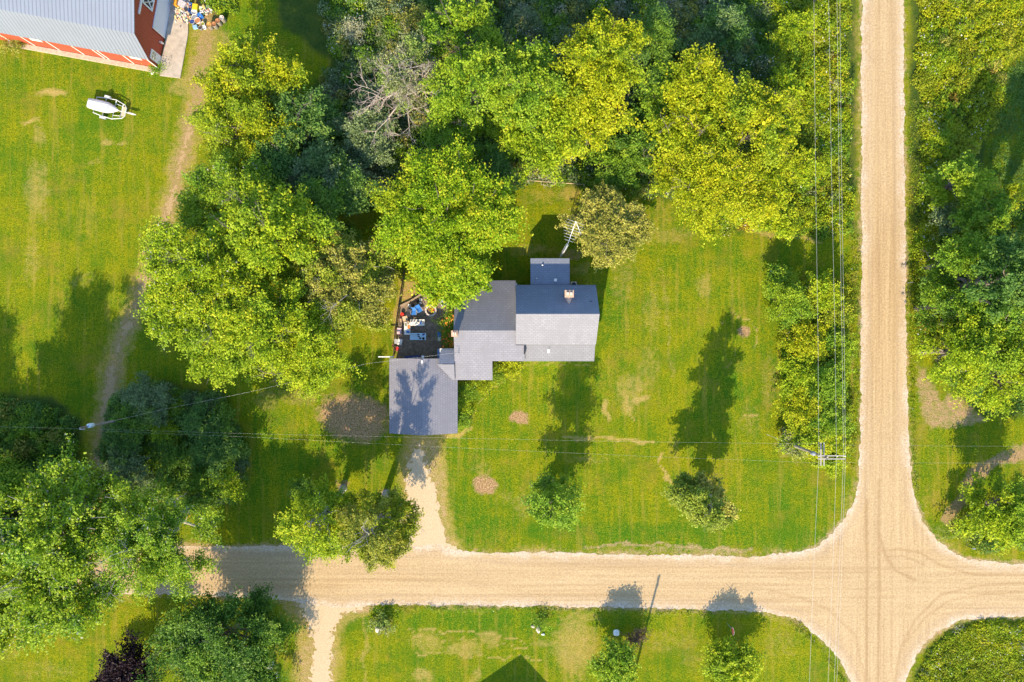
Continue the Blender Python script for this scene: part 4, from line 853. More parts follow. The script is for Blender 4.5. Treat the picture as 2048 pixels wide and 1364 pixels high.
for r in range(4):
    for k in range(6): dm.box(-2.42 + k * .82, -1.72 + k * .82, -4.43, -4.412, .08 + r * .56, .54 + r * .56)
gd = dm.build('garage_door', WHITE, gr_); MB().box(-.12, .12, -4.47, -4.432, .62, .68).build('handle', DARKM, gd)
window(gr_, (-3.86, -1, 1.6), (0, -1, 0), .8, .9); window(gr_, (-3.86, 2, 1.6), (0, -1, 0), .8, .9)
MB().box(-.16, .16, 4.5, 4.85, 3.3, 3.42).build('bracket', WHITE, gr_); MB().box(-.1, .1, 3.95, 4.3, 4.205, 4.26).build('roof_vent', WHITE, gr_)
mb = MB(); mb.box(-5.5, -3.6, 4.62, 4.74, 2.6, 2.7); mb.build('rail', WHITE, gr_)
x, y = W(1141, 565, 0)
ac = empty('air_conditioner', (x + .35, y - .3, .0), 'small beige air conditioner unit beside the north room', 'air conditioner')
MB().box(-.4, .4, -.4, .4, .0, .08).build('base', CONC, ac); MB().box(-.35, .35, -.35, .35, .08, .75).build('casing', plain('beige_metal', (.6, .58, .52), .5), ac, .04)
MB().lathe([(.27, 0), (.27, .03), (.22, .03), (.05, .02), (0, .02)], (0, 0, .752), 16).build('fan_grille', BLACK, ac)

# ------------------------------------------------------------------ THE BARN
BRX, BRY = -44.1, 34.06; ba = math.radians(-10.3)
bn = empty('barn', (BRX, BRY, 0), 'red barn with a pale ribbed metal gambrel roof and white trim', 'barn', rz=ba)   # local x along the long wall (east +), local y north
M_RED = rib_mat('red_barn_siding', (.42, .075, .035), .3, .6, .7); M_ROOF = rib_mat('pale_ribbed_metal_roof', (.205, .235, .30), .46, .5, .5)
Lb = 34.0; Wb = 16.0
prof = [(0, .0), (0, 3.2), (1.5, 6.55), (8, 8.75), (14.5, 6.55), (16, 3.2), (16, .0)]
mb = MB(); V = [(x, y, z) for x in (0, -Lb) for y, z in prof]
mb.mesh(V, [tuple(range(7)), tuple(range(7, 14))[::-1]] + [(i, i + 7, (i + 1) % 7 + 7, (i + 1) % 7) for i in range(7)]); mb.build('wall', M_RED, bn)
def rp(y0, z0, y1, z1, o=.35): return [(o, y0, z0), (o, y1, z1), (-Lb - o, y1, z1), (-Lb - o, y0, z0)]
for a_ in (((-.12, 3.12), (1.42, 6.72)), ((1.42, 6.724), (8, 8.95)), ((14.58, 6.724), (8, 8.954)), ((16.12, 3.12), (14.58, 6.72))):
    (y0, z0), (y1, z1) = a_; q = rp(y0, z0, y1, z1); MB().slab(q, .12).build('roof', M_ROOF, bn)
def on_gable(y0, y1, z0, z1, d=.06): return MB().box(.003, d, y0, y1, z0, z1)
dr = on_gable(3.8, 9.5, .02, 2.95, .1).build('sliding_door', plain('blue_white_panel', (.62, .68, .78), .5, var=.05), bn)
MB().box(.1, .14, 3.75, 3.9, .02, 2.95).build('door_trim', WHITE, dr)
ld = MB(); y0, y1, z0, z1 = 5.45, 7.8, 3.6, 5.8
ld.box(.003, .05, y0, y1, z0, z1); ldo = ld.build('loft_door', DARKM, bn); tr_ = MB()
for a_ in ((y0, y1, z0, z0 + .18), (y0, y1, z1 - .18, z1), (y0, y0 + .18, z0 + .18, z1 - .18), (y1 - .18, y1, z0 + .18, z1 - .18), ((y0 + y1) / 2 - .09, (y0 + y1) / 2 + .09, z0 + .18, z1 - .18)): tr_.box(.052, .1, *a_)
for (p, q) in (((y0 + .1, z0 + .1), ((y0 + y1) / 2, z1 - .1)), (((y0 + y1) / 2, z0 + .1), (y0 + .1, z1 - .1)), ((y1 - .1, z0 + .1), ((y0 + y1) / 2, z1 - .1)), (((y0 + y1) / 2, z0 + .1), (y1 - .1, z1 - .1))):
    tr_.tube([(.11, *p), (.11, *q)], .07, 4)
tr_.build('cross_brace', WHITE, ldo)
on_gable(4.0, 9.5, 5.95, 6.2, .14).build('track_rail', WHITE, bn)
sd = on_gable(.35, 1.5, .05, 2.4, .08).build('door', WHITE, bn); MB().box(.08, .1, .55, 1.3, 1.35, 2.1).build('window', plain('yellowed_pane', (.42, .38, .22), .3), sd)
mb = MB()
for a_ in ((.5, 1.35, 1.68, 1.76), (.88, .96, 1.3, 2.15)): mb.box(.102, .13, *a_)
mb.build('window_bar', WHITE, sd)
on_gable(2.9, 3.05, .5, 1.0, .3).build('lamp', WHITE, bn)
mb = MB(); mb.box(-.1, .05, -.06, -.003, .3, 3.0).build('corner_trim', WHITE, bn)
for x in (-3.05, -6.2, -9.35, -12.5, -15.6, -18.7, -21.8): MB().box(x - .07, x + .07, -.055, -.003, .3, 3.02).build('batten', WHITE, bn)
MB().box(-6.85, -6.7, -.055, -.003, .3, 3.02).build('batten', WHITE, bn)
for x in (-1.6, -13.9, -20.2):
    w_ = MB().box(x - .7, x + .7, -.05, -.003, 2.2, 2.9).build('window', WHITE, bn)
MB().box(-19, .1, -.62, -.06, 0, .28).build('foundation', plain('old_plinth', (.46, .36, .27), .9, var=.25, scale=3), bn)
for (px, py, r, s_) in ((20, 92, 22, 1), (50, 100, 16, 2), (305, 134, 8, 3), (316, 141, 6, 4)):
    pass
T('weeds', 'clump of weeds and dry stalks against the barn wall', 28, 88, 24, 9, .9, 'olive', 150, cat='weeds', leaf=.18, low=.05, lobes=6)
T('weeds', 'small green weeds at the barn corner', 311, 137, 8, 6, .6, 'mid', 151, cat='weeds', leaf=.14, low=.05, lobes=5)

# ------------------------------------------------------------------ BOAT AND TRAILER
tx, ty = W(226, 220, 0); ta = math.radians(-13.6)
tl = empty('boat_trailer', (tx, ty, 0), 'white tube framed boat trailer parked on the grass below the barn', 'trailer', rz=ta)
WM = plain('white_enamel', (.62, .61, .60), .4, var=.12, scale=3); RUB = plain('tyre_rubber', (.03, .03, .03), .9)
mb = MB(); z = .55
mb.tube([(-2.0, .98, z), (-1.0, 1.12, z), (.45, 1.22, z), (1.65, .86, z), (1.95, .5, z), (1.95, -.5, z), (1.65, -.86, z), (.45, -1.22, z), (-1.0, -1.12, z), (-2.0, -.98, z)], .055, 8)
for x, hw in ((-1.95, .98), (-.75, 1.14), (.5, 1.2), (1.45, .92)): mb.tube([(x, -hw, z), (x, hw, z)], .045, 6)
mb.tube([(.5, .75, z), (1.45, .6, z)], .04, 6).tube([(.5, -.75, z), (1.45, -.6, z)], .04, 6).tube([(-1.9, 0, z - .06), (3.1, 0, z - .06)], .06, 8)
mb.build('frame', WM, tl); MB().box(1.48, 1.9, -.6, .6, z - .05, z - .01).build('deck_board', TAN, tl)
MB().box(2.2, 3.0, -.09, .09, .42, .56).box(3.0, 3.25, -.06, .06, .46, .56).build('hitch', WM, tl, .02)
MB().tube([(2.3, .14, .5), (2.3, .14, .0)], .035, 6).build('jack', METAL, tl)
for s_ in (1, -1):
    wl = MB(); V = []
    wm = Matrix.Translation((-.75, s_ * 1.32, .3)) @ Matrix.Rotation(math.pi / 2, 4, 'X'); g = MB().lathe([(.14, -.09), (.28, -.1), (.3, -.06), (.3, .06), (.28, .1), (.14, .09)], (0, 0, 0), 18); wl.mesh([wm @ Vector(p) for p in g.v], g.f)
    wo = wl.build('wheel', RUB, tl); g = MB().lathe([(0, -.07), (.14, -.08), (.14, .08), (0, .07)], (0, 0, 0), 14); rm = MB(); rm.mesh([wm @ Vector(p) for p in g.v], g.f); rm.build('rim', WM, wo)
    fd = MB(); arc = [(-.75 + .42 * math.cos(a), .34 + .36 * math.sin(a)) for a in [math.pi * k / 8 for k in range(9)]]
    for (xa, za), (xb, zb) in zip(arc[:-1], arc[1:]):
        ya, yb = sorted((s_ * 1.18, s_ * 1.46)); fd.mesh([(xa, ya, za), (xb, ya, zb), (xb, yb, zb), (xa, yb, za), (xa, ya, za - .03), (xb, ya, zb - .03), (xb, yb, zb - .03), (xa, yb, za - .03)], [(0, 3, 2, 1), (4, 5, 6, 7), (0, 1, 5, 4), (3, 7, 6, 2), (1, 2, 6, 5), (0, 4, 7, 3)])
    fd.build('fender', WM, tl)
bt = empty('rowing_boat', (tx, ty, .6), 'small white rowing boat lying keel up on the tube framed trailer', 'boat', rz=ta)
mb = MB(); secs = [(-2.66, .58, .40), (-2.62, .60, .42), (-2.0, .66, .44), (-1.0, .70, .45), (-.2, .66, .44), (.3, .5, .40), (.75, .29, .32), (1.15, .05, .2)]; rings = []
for x, hw, zt in secs: rings.append([(x, -hw, .02), (x, -hw * .97, zt * .6), (x, -hw * .78, zt * .93), (x, -hw * .3, zt), (x, 0, zt * 1.03), (x, hw * .3, zt), (x, hw * .78, zt * .93), (x, hw * .97, zt * .6), (x, hw, .02)])
V = [p for r in rings for p in r]; Fh = [(i * 9 + k, i * 9 + 9 + k, i * 9 + 10 + k, i * 9 + k + 1) for i in range(len(secs) - 1) for k in range(8)]
mb.mesh(V, Fh + [tuple(range(9))[::-1]], True); mb.build('hull', WM, bt)
mb = MB()
for yy in (-.3, -.1, .1, .3): mb.box(-2.55, .2, yy - .015, yy + .015, .43, .475)
mb.build('hull_strip', plain('grey_white_strip', (.6, .6, .6), .5), bt)

# ------------------------------------------------------------------ small round things
def lathe_thing(name, label, cat, px, py, prof, mat, z=0, n=18, group=None, content=None, rim=None):
    x, y = W(px, py, z); r = empty(name, (x, y, z), label, cat, group)
    MB().lathe(prof, (0, 0, 0), n).build('body', mat, r)
    rt, ht = prof[-1]
    if content: MB().lathe([(rt * .9, ht * .8), (rt * .5, ht * .84), (0, ht * .86)], (0, 0, 0), n).build('contents', content, r)
    rm = MB(); rm.lathe([(rt - .03, ht), (rt + .02, ht), (rt + .02, ht + .03), (rt - .03, ht + .03), (rt - .03, ht)], (0, 0, 0), n); rm.build('rim', rim or mat, r)
    return r
def pot(name, label, cat, px, py, r, h, mat, content=None, z=0, group=None, rim=None):
    if content is None: prof = [(0, .02), (r * .8, 0), (r, h)]; prof = [(r * .8, 0), (r, h), (r * .96, h), (r * .76, .04), (0, .04)]
    x, y = W(px, py, z); e = empty(name, (x, y, z), label, cat, group)
    MB().lathe([(0, .01), (r * .82, 0), (r, h), (r * .93, h), (r * .76, .05), (0, .05)], (0, 0, 0), 16).build('body', mat, e)
    if content: MB().lathe([(r * .92, h * .82), (r * .5, h * .9), (0, h * .86)], (0, 0, 0), 14).build('contents', content, e)
    else: MB().lathe([(r * .95, h + .002), (r * 1.05, h + .002), (r * 1.05, h + .035), (r * .95, h + .035), (r * .95, h + .002)], (0, 0, 0), 16).build('rim', rim or mat, e)
    return e
SOIL = plain('dark_soil', (.05, .035, .025), .95, scale=20); RUST = plain('rusty_drum', (.42, .17, .06), .8, var=.35, scale=7, dirt=(.20, .09, .05)); DRUMSIDE = plain('drum_side', (.22, .20, .17), .7, var=.3, scale=5)
YEL = plain('yellow_plastic', (.72, .50, .02), .5, var=.08); BLUE = plain('blue_plastic', (.03, .16, .50), .5, var=.15); NAVY = plain('navy_plastic', (.03, .06, .22), .5, var=.2)
RED = plain('red_plastic', (.62, .04, .02), .45, var=.15); PINK = plain('pink_plastic', (.75, .20, .30), .5); ORG = plain('orange_stuff', (.70, .20, .03), .7, var=.3, scale=12)
SKYB = plain('pale_blue_tabletop', (.42, .62, .76), .5, var=.06); OFFW = plain('stained_white_plastic', (.72, .70, .66), .5, var=.1, scale=9, dirt=(.35, .30, .26)); GREYP = plain('grey_plastic', (.22, .24, .28), .6)
STONE = plain('pale_stone', (.52, .46, .42), .9, var=.25, scale=9)

# drums by the barn
def drum(label, px, py, top, z=.0):
    x, y = W(px, py, .9); e = empty('drum', (x, y, 0), label, 'drum', 'metal drums in a row by the weeds')
    MB().lathe([(0, .0), (.29, .0), (.3, .02), (.29, .28), (.305, .3), (.29, .32), (.29, .58), (.305, .6), (.29, .62), (.3, .88), (.3, .9)], (0, 0, 0), 18).build('body', DRUMSIDE, e)
    MB().lathe([(.3, .902), (.3, .92), (.27, .92), (.27, .905), (.0, .905)], (0, 0, 0), 18).build('lid', top, e)
    MB().lathe([(.05, .906), (.05, .95), (0, .955)], (.13, .08, 0), 8).build('bung', DARKM, e); return e
drum('pale grey topped drum at the right end of the row', 443, 35, plain('pale_lid', (.55, .45, .38), .8, var=.2)); drum('orange rusty drum beside the pale topped one', 435, 41.5, RUST)
drum('rusty drum between the yellowish drum and the raised end drums', 427.5, 48, RUST); drum('yellow orange topped drum nearest the pile of tubs', 417.6, 49.4, plain('ochre_rust', (.62, .30, .07), .8, var=.3, scale=7))
pot('tub', 'white rimmed tub with dark water beside the yellow bin', 'tub', 392, 27, .36, .5, OFFW, None); pot('tub', 'grey filled white tub below the first tub', 'tub', 392, 36.5, .36, .45, OFFW, GREYP)
pot('tub', 'pink rimmed tub full of orange clay', 'tub', 398, 44, .38, .5, plain('pinkish_plastic', (.75, .55, .5), .6), RUST); pot('bucket', 'grey bucket at the front of the junk pile', 'bucket', 403, 58, .24, .4, GREYP, SOIL)
pot('bucket', 'olive filled bucket next to the drums', 'bucket', 408, 50, .25, .4, OFFW, plain('olive_muck', (.22, .22, .03), .9)); pot('bucket', 'small white bucket below the drums', 'bucket', 411, 57, .22, .3, WHITE)
pot('bucket', 'blue grey bucket left of the orange clay tub', 'bucket', 387, 46, .3, .45, GREYP, NAVY)
def boxthing(name, label, cat, px, py, sx, sy, sz, rot, mat, z=0, lid=None, group=None, rim=None):
    x, y = W(px, py, z); e = empty(name, (x, y, z), label, cat, group, math.radians(rot))
    wl = .025; mb = MB(); mb.box(-sx / 2, sx / 2, -sy / 2, sy / 2, 0, .03)
    for a_ in ((-sx / 2, sx / 2, -sy / 2, -sy / 2 + wl), (-sx / 2, sx / 2, sy / 2 - wl, sy / 2), (-sx / 2, -sx / 2 + wl, -sy / 2 + wl, sy / 2 - wl), (sx / 2 - wl, sx / 2, -sy / 2 + wl, sy / 2 - wl)): mb.box(*a_, .03, sz)
    mb.build('body', mat, e)
    if lid: MB().box(-sx / 2 - .01, sx / 2 + .01, -sy / 2 - .01, sy / 2 + .01, sz + .002, sz + .03).build('lid', lid, e, .01)
    r_ = MB()
    for a_ in ((-sx / 2 - .02, sx / 2 + .02, -sy / 2 - .02, -sy / 2), (-sx / 2 - .02, sx / 2 + .02, sy / 2, sy / 2 + .02), (-sx / 2 - .02, -sx / 2, -sy / 2, sy / 2), (sx / 2, sx / 2 + .02, -sy / 2, sy / 2)): r_.box(*a_, sz - .06, sz - .01)
    r_.build('rim', rim or mat, e); return e
boxthing('bin', 'bright yellow bin standing in the junk pile', 'bin', 394, 18, .62, .72, .6, -8, YEL, lid=YEL)
boxthing('crate', 'long blue crate left of the yellow bin', 'crate', 383, 18, .32, 1.2, .4, -8, BLUE, lid=None, rim=NAVY); boxthing('crate', 'navy crate tucked below the long blue crate', 'crate', 385, 25, .4, .5, .4, 10, NAVY)
boxthing('crate', 'bright blue crate tipped behind the orange clay tub', 'crate', 402, 34, .55, .7, .35, 38, BLUE, lid=BLUE); boxthing('crate', 'light blue box at the lower left of the junk pile', 'crate', 392, 55.5, .5, .4, .3, 15, plain('light_blue', (.25, .45, .75), .5), lid=plain('light_blue', (.25, .45, .75), .5))
boxthing('panel_box', 'orange panel leaning at the top of the barn slab', 'box', 356, 5, .35, 1.3, .7, -6, plain('orange_paint', (.75, .30, .02), .6), z=.12, lid=plain('orange_paint', (.75, .30, .02), .6))
boxthing('cabinet', 'grey white cabinet lying flat at the head of the slab', 'cabinet', 366, 10, .95, .75, .4, -30, plain('pale_grey', (.5, .46, .48), .6), z=.12, lid=plain('pale_grey', (.5, .46, .48), .6))
for i, (px, py, l_, rot, m_, lb) in enumerate([(372, 3, 1.3, -42, WHITE, 'white board lying across the top of the junk pile'), (376, 9, 1.0, -50, RUST, 'rusty brown board beside the white board'), (370, 21, 1.4, -48, TAN, 'tan plank over the dark gap in the junk pile'), (368, 16, 1.1, -60, DARKWOOD, 'dark plank under the tan plank')]):
    x, y = W(px, py, .3); e = empty('board', (x, y, .25 + .03 * i), lb, 'board', rz=math.radians(rot)); MB().box(-l_ / 2, l_ / 2, -.09, .09, 0, .04).build('plank', m_, e); MB().box(-l_ / 2, -l_ / 2 + .08, -.13, .13, .042, .08).box(l_ / 2 - .08, l_ / 2, -.13, .13, .042, .08).build('cleat', m_, e)
# rubble heap: uncountable scrap
rng = np.random.default_rng(77); Vs = []; cs = []; Fs = []; cc = [(.75, .70, .62), (.70, .45, .32), (.62, .50, .15), (.35, .30, .30), (.8, .78, .75), (.5, .12, .10), (.25, .4, .2), (.1, .1, .12)]
pts = np.concatenate([rng.normal(size=(190, 2)) * [7, 8] + [360, 24], rng.normal(size=(90, 2)) * [5, 4] + [372, 36], rng.normal(size=(90, 2)) * [6, 5] + [412, 20]])
mbs = MB(); colr = []
for p in pts:
    if p[0] < 349 + max(0, (p[1] - 35) * -.1): continue
    x, y = W(p[0], p[1], .2); s_ = rng.uniform(.05, .17); M = Matrix.Translation((x, y, .12 + rng.uniform(0, .22))) @ Matrix.Rotation(rng.uniform(0, 6.28), 4, Vector(rng.normal(size=3)))
    mbs.box(-s_, s_, -s_ * rng.uniform(.4, 1), s_ * rng.uniform(.4, 1), -s_ * .4, s_ * .4, M); colr += [cc[int(rng.integers(0, len(cc)))]] * 8
SCR, t, b = new_mat('scrap'); t.links.new(attr(t, 'col').outputs['Color'], b.inputs['Base Color'])
o = mbs.build('scrap_heap', SCR); a = o.data.attributes.new('col', 'FLOAT_COLOR', 'POINT'); c4 = np.ones((len(colr), 4), np.float32); c4[:, :3] = colr; a.data.foreach_set('color', c4.ravel())
tag(o, 'heap of small mixed scrap at the end of the barn slab', 'scrap', kind='stuff')

# ------------------------------------------------------------------ PATIO
def folding_table(label, px, py, l_, w_, rot, mat):
    x, y = W(px, py, .74); e = empty('folding_table', (x, y, .01), label, 'table', rz=math.radians(rot))
    MB().box(-l_ / 2, l_ / 2, -w_ / 2, w_ / 2, .70, .745).build('tabletop', mat, e, .012)
    for sx_ in (-1, 1):
        for sy_ in (-1, 1): MB().tube([(sx_ * (l_ / 2 - .2), sy_ * (w_ / 2 - .08), 0), (sx_ * (l_ / 2 - .2), sy_ * (w_ / 2 - .08), .698)], .016, 6).build('leg', GREYP, e)
        MB().tube([(sx_ * (l_ / 2 - .2), -w_ / 2 + .08, .3), (sx_ * (l_ / 2 - .2), w_ / 2 - .08, .3)], .012, 6).build('crossbar', GREYP, e)
    return e
folding_table('white folding table covered with clutter at the north of the patio', 835, 645, 1.75, .78, 0, OFFW)
folding_table('white folding table standing crosswise at the west end of the cluttered one', 814.5, 657, 1.55, .76, 90, OFFW)
folding_table('pale blue folding table with dark tools on it', 836, 673, 2.0, .86, 0, SKYB)
def item(name, label, cat, px, py, z, kind, s_, mat, rot=0.0, group=None):
    x, y = W(px, py, z); e = empty(name, (x, y, z), label, cat, group, rz=rot)
    if kind == 'pot': MB().lathe([(0, 0), (s_ * .7, 0), (s_, s_ * 1.1), (s_ * .85, s_ * 1.1), (s_ * .6, s_ * .2), (0, s_ * .2)], (0, 0, 0), 12).build('body', mat, e)
    if kind == 'tray': MB().box(-s_, s_, -s_ * .6, s_ * .6, 0, .02).build('body', mat, e); MB().box(-s_, s_, -s_ * .6, -s_ * .55, .021, .05).box(-s_, s_, s_ * .55, s_ * .6, .021, .05).build('rim', mat, e)
    if kind == 'tool': MB().tube([(-s_, 0, .03), (s_ * .6, 0, .03)], .02, 6).build('handle', mat, e); MB().box(s_ * .6, s_, -.07, .07, .01, .05).build('blade', DARKM, e)
    return e
rr = random.Random(4); G1 = 'small clutter on the white folding tables'
for i in range(12):
    px = rr.uniform(822, 846); py = rr.uniform(641.5, 649); px = 823.5 + 2.0 * i; k = ['pot', 'tray', 'tool'][i % 3]; m_ = [DARKM, GREYP, WOOD, WHITE, BLACK, METAL, BLUE, DARKM][(i * 3 + i // 3) % 8]; where = ['leftmost', 'second from the left', 'third from the left', 'rightmost'][i // 3]
    item({'pot': 'jar', 'tray': 'tray', 'tool': 'tool'}[k], 'small %s on the cluttered northern white table, %s of its kind' % ({'pot': 'round jar', 'tray': 'flat tray', 'tool': 'hand tool'}[k], where), {'pot': 'jar', 'tray': 'tray', 'tool': 'tool'}[k], px, py, .757, k, rr.uniform(.07, .15), m_, rr.uniform(0, 3), 'clutter on the northern white table')
item('box', 'orange box lid on the crosswise white table', 'box', 817.5, 654, .757, 'tray', .22, ORG, 1.5); item('tray', 'brown tray at the corner of the crosswise table', 'tray', 816.5, 645.5, .757, 'tray', .2, WOOD, 1.5); item('tray', 'olive tray on the crosswise white table', 'tray', 811.5, 649.5, .757, 'tray', .17, plain('olive_paint', (.2, .2, .12), .7), 1.6); item('tray', 'blue tray at the south end of the crosswise table', 'tray', 816, 664, .757, 'tray', .2, BLUE, 0)
item('bowl', 'black bowl on the pale blue table at its lower edge', 'bowl', 840.5, 676.5, .757, 'pot', .12, BLACK); item('bowl', 'larger black bowl at the right end of the pale blue table', 'bowl', 847, 677, .757, 'pot', .15, BLACK); item('tool', 'long grey tool lying along the pale blue table', 'tool', 830, 672, .757, 'tool', .6, METAL, -.1); item('tool', 'grey rod behind the long tool on the blue table', 'tool', 829, 669, .757, 'tool', .6, METAL, 0); item('cloth_tray', 'dark blue tray at the upper right of the pale blue table', 'tray', 847, 669, .757, 'tray', .16, NAVY, .5)
def lawn_chair(name, label, px, py, rot, mat, fr):
    x, y = W(px, py, .4); e = empty(name, (x, y, .01), label, 'chair', rz=math.radians(rot))
    MB().box(-.3, .3, -.27, .27, .38, .43).build('seat', mat, e, .015)
    M = Matrix.Translation((0, .27, .42)) @ Matrix.Rotation(math.radians(-38), 4, 'X'); MB().box(-.3, .3, -.025, .025, .02, .6, M).build('backrest', mat, e, .012)
    for sx_ in (-1, 1):
        for sy_ in (-1, 1): MB().tube([(sx_ * .3, sy_ * .26, 0), (sx_ * .28, sy_ * .2, .38)], .018, 6).build('leg', fr, e)
        MB().box(sx_ * .34 - .03, sx_ * .34 + .03, -.27, .27, .6, .63).build('armrest', fr, e); MB().tube([(sx_ * .34, -.22, .38), (sx_ * .34, -.22, .6)], .015, 6).build('arm_post', fr, e)
    return e
lawn_chair('lawn_chair', 'blue cushioned chair closest to the fire pit', 839, 620, 28, BLUE, METAL); lawn_chair('lawn_chair', 'blue cushioned chair between the red bucket and the other blue chair', 827.5, 625.5, 2, BLUE, METAL)
lawn_chair('lawn_chair', 'black framed chair beside the red bucket', 817, 628, -20, DARKM, DARKM); lawn_chair('patio_chair', 'white metal chair under the maple east of the fire pit', 888, 607.5, 30, GREYP, WHITE); lawn_chair('patio_chair', 'white chair with a dark seat at the west edge of the patio', 800, 684, 80, OFFW, WHITE)
# fire pit: ring of stones with embers-coloured scrap inside
fx, fy = W(862, 621); fp = empty('fire_pit', (fx, fy, .01), 'round stone fire pit with a red orange heap inside', 'fire pit')
rng = np.random.default_rng(8)
for k in range(13):
    a = 2 * math.pi * k / 13; M = Matrix.Translation((.62 * math.cos(a), .62 * math.sin(a), .14)) @ Matrix.Rotation(a, 4, 'Z'); g = MB(); g.box(-.11, .11, -.145, .145, -.14, .12 + rng.uniform(-.02, .03), M); g.build('stone', STONE, fp, .03)
MB().lathe([(.5, .02), (.3, .06), (0, .08)], (0, 0, 0), 14).build('ash_bed', plain('ash', (.12, .09, .07), .95, scale=15), fp)
mb = MB()
for k in range(26):
    M = Matrix.Translation((.14 + rng.normal() * .13, .1 + rng.normal() * .13, .14 + rng.random() * .12)) @ Matrix.Rotation(rng.uniform(0, 6), 4, Vector(rng.normal(size=3))); mb.box(-.12, .12, -.03, .03, -.02, .02, M)
mb.build('scrap', plain('red_orange_scrap', (.62, .10, .03), .7, var=.3, scale=15), fp)
MB().lathe([(.27, 0), (.33, .12), (.33, .42), (.28, .44), (.26, .36), (0, .36)], (0, 0, 0), 18)
pot('planter', 'large pale grey round planter at the north tip of the patio', 'planter', 861, 590, .33, .45, plain('pale_grey_glaze', (.6, .62, .64), .4), None)
pot('flowerpot', 'white pot with pink fill next to the large planter', 'flowerpot', 872, 588, .2, .35, WHITE, plain('pinkish_fill', (.75, .6, .55), .8))
for (px, py, r, m_, c_, lb) in [(819.6, 611.6, .2, WHITE, None, 'lone white pot at the west of the pot row'), (827.5, 610.5, .16, TAN, SOIL, 'small tan pot filled with soil'), (832.8, 608, .2, TAN, plain('tan_fill', (.6, .42, .25), .8), 'tan pot filled with tan gravel'),
        (841, 606.4, .16, WHITE, plain('cream_fill', (.7, .6, .5), .8), 'lower white pot at the right of the pot row'), (842, 600, .2, WHITE, plain('cream_fill', (.7, .6, .5), .8), 'upper white pot at the right of the pot row'), (836, 602.6, .17, BLACK, SOIL, 'black pot behind the tan gravel pot')]:
    pot('flowerpot', lb, 'flowerpot', px, py, r, .3, m_, c_, group='pots north of the blue chairs')
pot('bucket', 'bright red bucket at the northwest of the patio', 'bucket', 805, 629, .24, .38, RED, RED); pot('basket', 'orange rimmed basket on the grass outside the patio', 'basket', 788, 691, .22, .3, ORG, SOIL); pot('bucket', 'pinkish red tub near the garage corner', 'tub', 794.7, 697.5, .27, .3, PINK, RED)
boxthing('box', 'tan cardboard box below the red bucket', 'box', 811, 637, .6, .55, .35, 12, TAN, z=.01, lid=TAN); boxthing('cart', 'pink and white bin on the west side of the patio', 'bin', 799.5, 662, .5, .75, .45, -5, plain('pale_pink', (.75, .5, .52), .5), z=.01, lid=plain('pale_pink', (.75, .5, .52), .5))
boxthing('cooler', 'blue cooler beside the orange lilies', 'cooler', 879, 669, .4, .6, .4, 0, BLUE, z=.01, lid=BLUE); pot('planter', 'round white planter beside the blue cooler', 'planter', 879.5, 678, .26, .4, OFFW, None)
boxthing('planter_box', 'small tan planter box left of the crosswise table', 'planter', 801, 645, .3, .9, .35, 0, TAN, z=.01); 
boxthing('storage_box', 'dark storage box against the garage wall', 'box', 826, 715, 1.9, .45, .7, 4, DARKM, z=.01, lid=NAVY)
x, y = W(797, 607); e = empty('garden_edging', (0, 0, 0), 'dark timber edging stepping up the north side of the patio', 'edging'); pa, pb, pc = W(798, 613), W(822, 602), W(843, 589)
for p, q, hh_ in ((pa, pb, .25), (pb, pc, .4)):
    d = Vector((q[0] - p[0], q[1] - p[1], 0)); M = Matrix.Translation((p[0], p[1], 0)) @ Matrix.Rotation(math.atan2(d.y, d.x), 4, 'Z'); MB().box(0, d.length - .01, -.09, .09, 0, hh_, M).build('timber', WOOD, e)
def fence(name, label, pts, h, post, rail, mat, cat='fence'):
    e = empty(name, (*W(*pts[0]), 0), label, cat); P = [Vector((*W(*p), 0)) for p in pts]; o0 = P[0].copy(); P = [p - o0 for p in P]
    for p, q in zip(P[:-1], P[1:]):
        n = max(1, int((q - p).length / 2.4)); d = (q - p).normalized(); L = (q - p).length; M = Matrix.Translation(p) @ Matrix.Rotation(math.atan2(d.y, d.x), 4, 'Z')
        for k in range(n + 1): MB().box(L * k / n - post, L * k / n + post, -post, post, 0, h, M).build('post', mat, e)
        for z_ in rail: MB().box(0, L, -.025, .025, z_ - .07, z_ + .07, Matrix.Translation((0, 0, 0)) @ M @ Matrix.Translation((0, post + .027, 0))).build('rail', mat, e)
    return e
fence('garden_fence', 'thin dark fence line running from the maple down past the patio', [(809, 541), (798, 610), (791, 660), (788, 712)], .9, .04, (.3, .6, .86), DARKWOOD)
fence('rail_fence', 'low pale timber rail at the back of the yard under the trees', [(1055, 364), (1110, 368), (1168, 372)], .55, .06, (.46,), TAN)
fence('corner_post_fence', 'short wooden post leaning at the lawn edge under the golden tree', [(1293, 381), (1297, 366)], 1.2, .05, (.9,), WOOD)
T('lily_bed', 'bed of tall green lilies with orange flowers along the house wall', 895, 662, 17, 36, .9, 'mid', 160, cat='flower bed', leaf=.16, low=.05, lobes=9, pal2='bright', mix2=.4)
rng = np.random.default_rng(12); f = scatter([(879, 640), (908, 632), (909, 690), (884, 700)], 62, rng); P = np.stack([(f[:, 0] - 1024) * PX, (682 - f[:, 1]) * PX, rng.uniform(.85, 1.15, 62)], 1); P[:, :2] *= .988
o = link('flowers', np_mesh('flowers', leaf_quads(np.repeat(P, 3, 0) + rng.normal(size=(186, 3)) * .05, norm(np.array([0, -.2, 1]) + rng.normal(size=(186, 3)) * .4), .16, rng, .8), mats=[plain('orange_petals', (.85, .27, .03), .6, var=.2, scale=3, bmp=0)])); tag(o, 'orange lily blossoms over the bed by the house wall', 'flowers', kind='stuff')

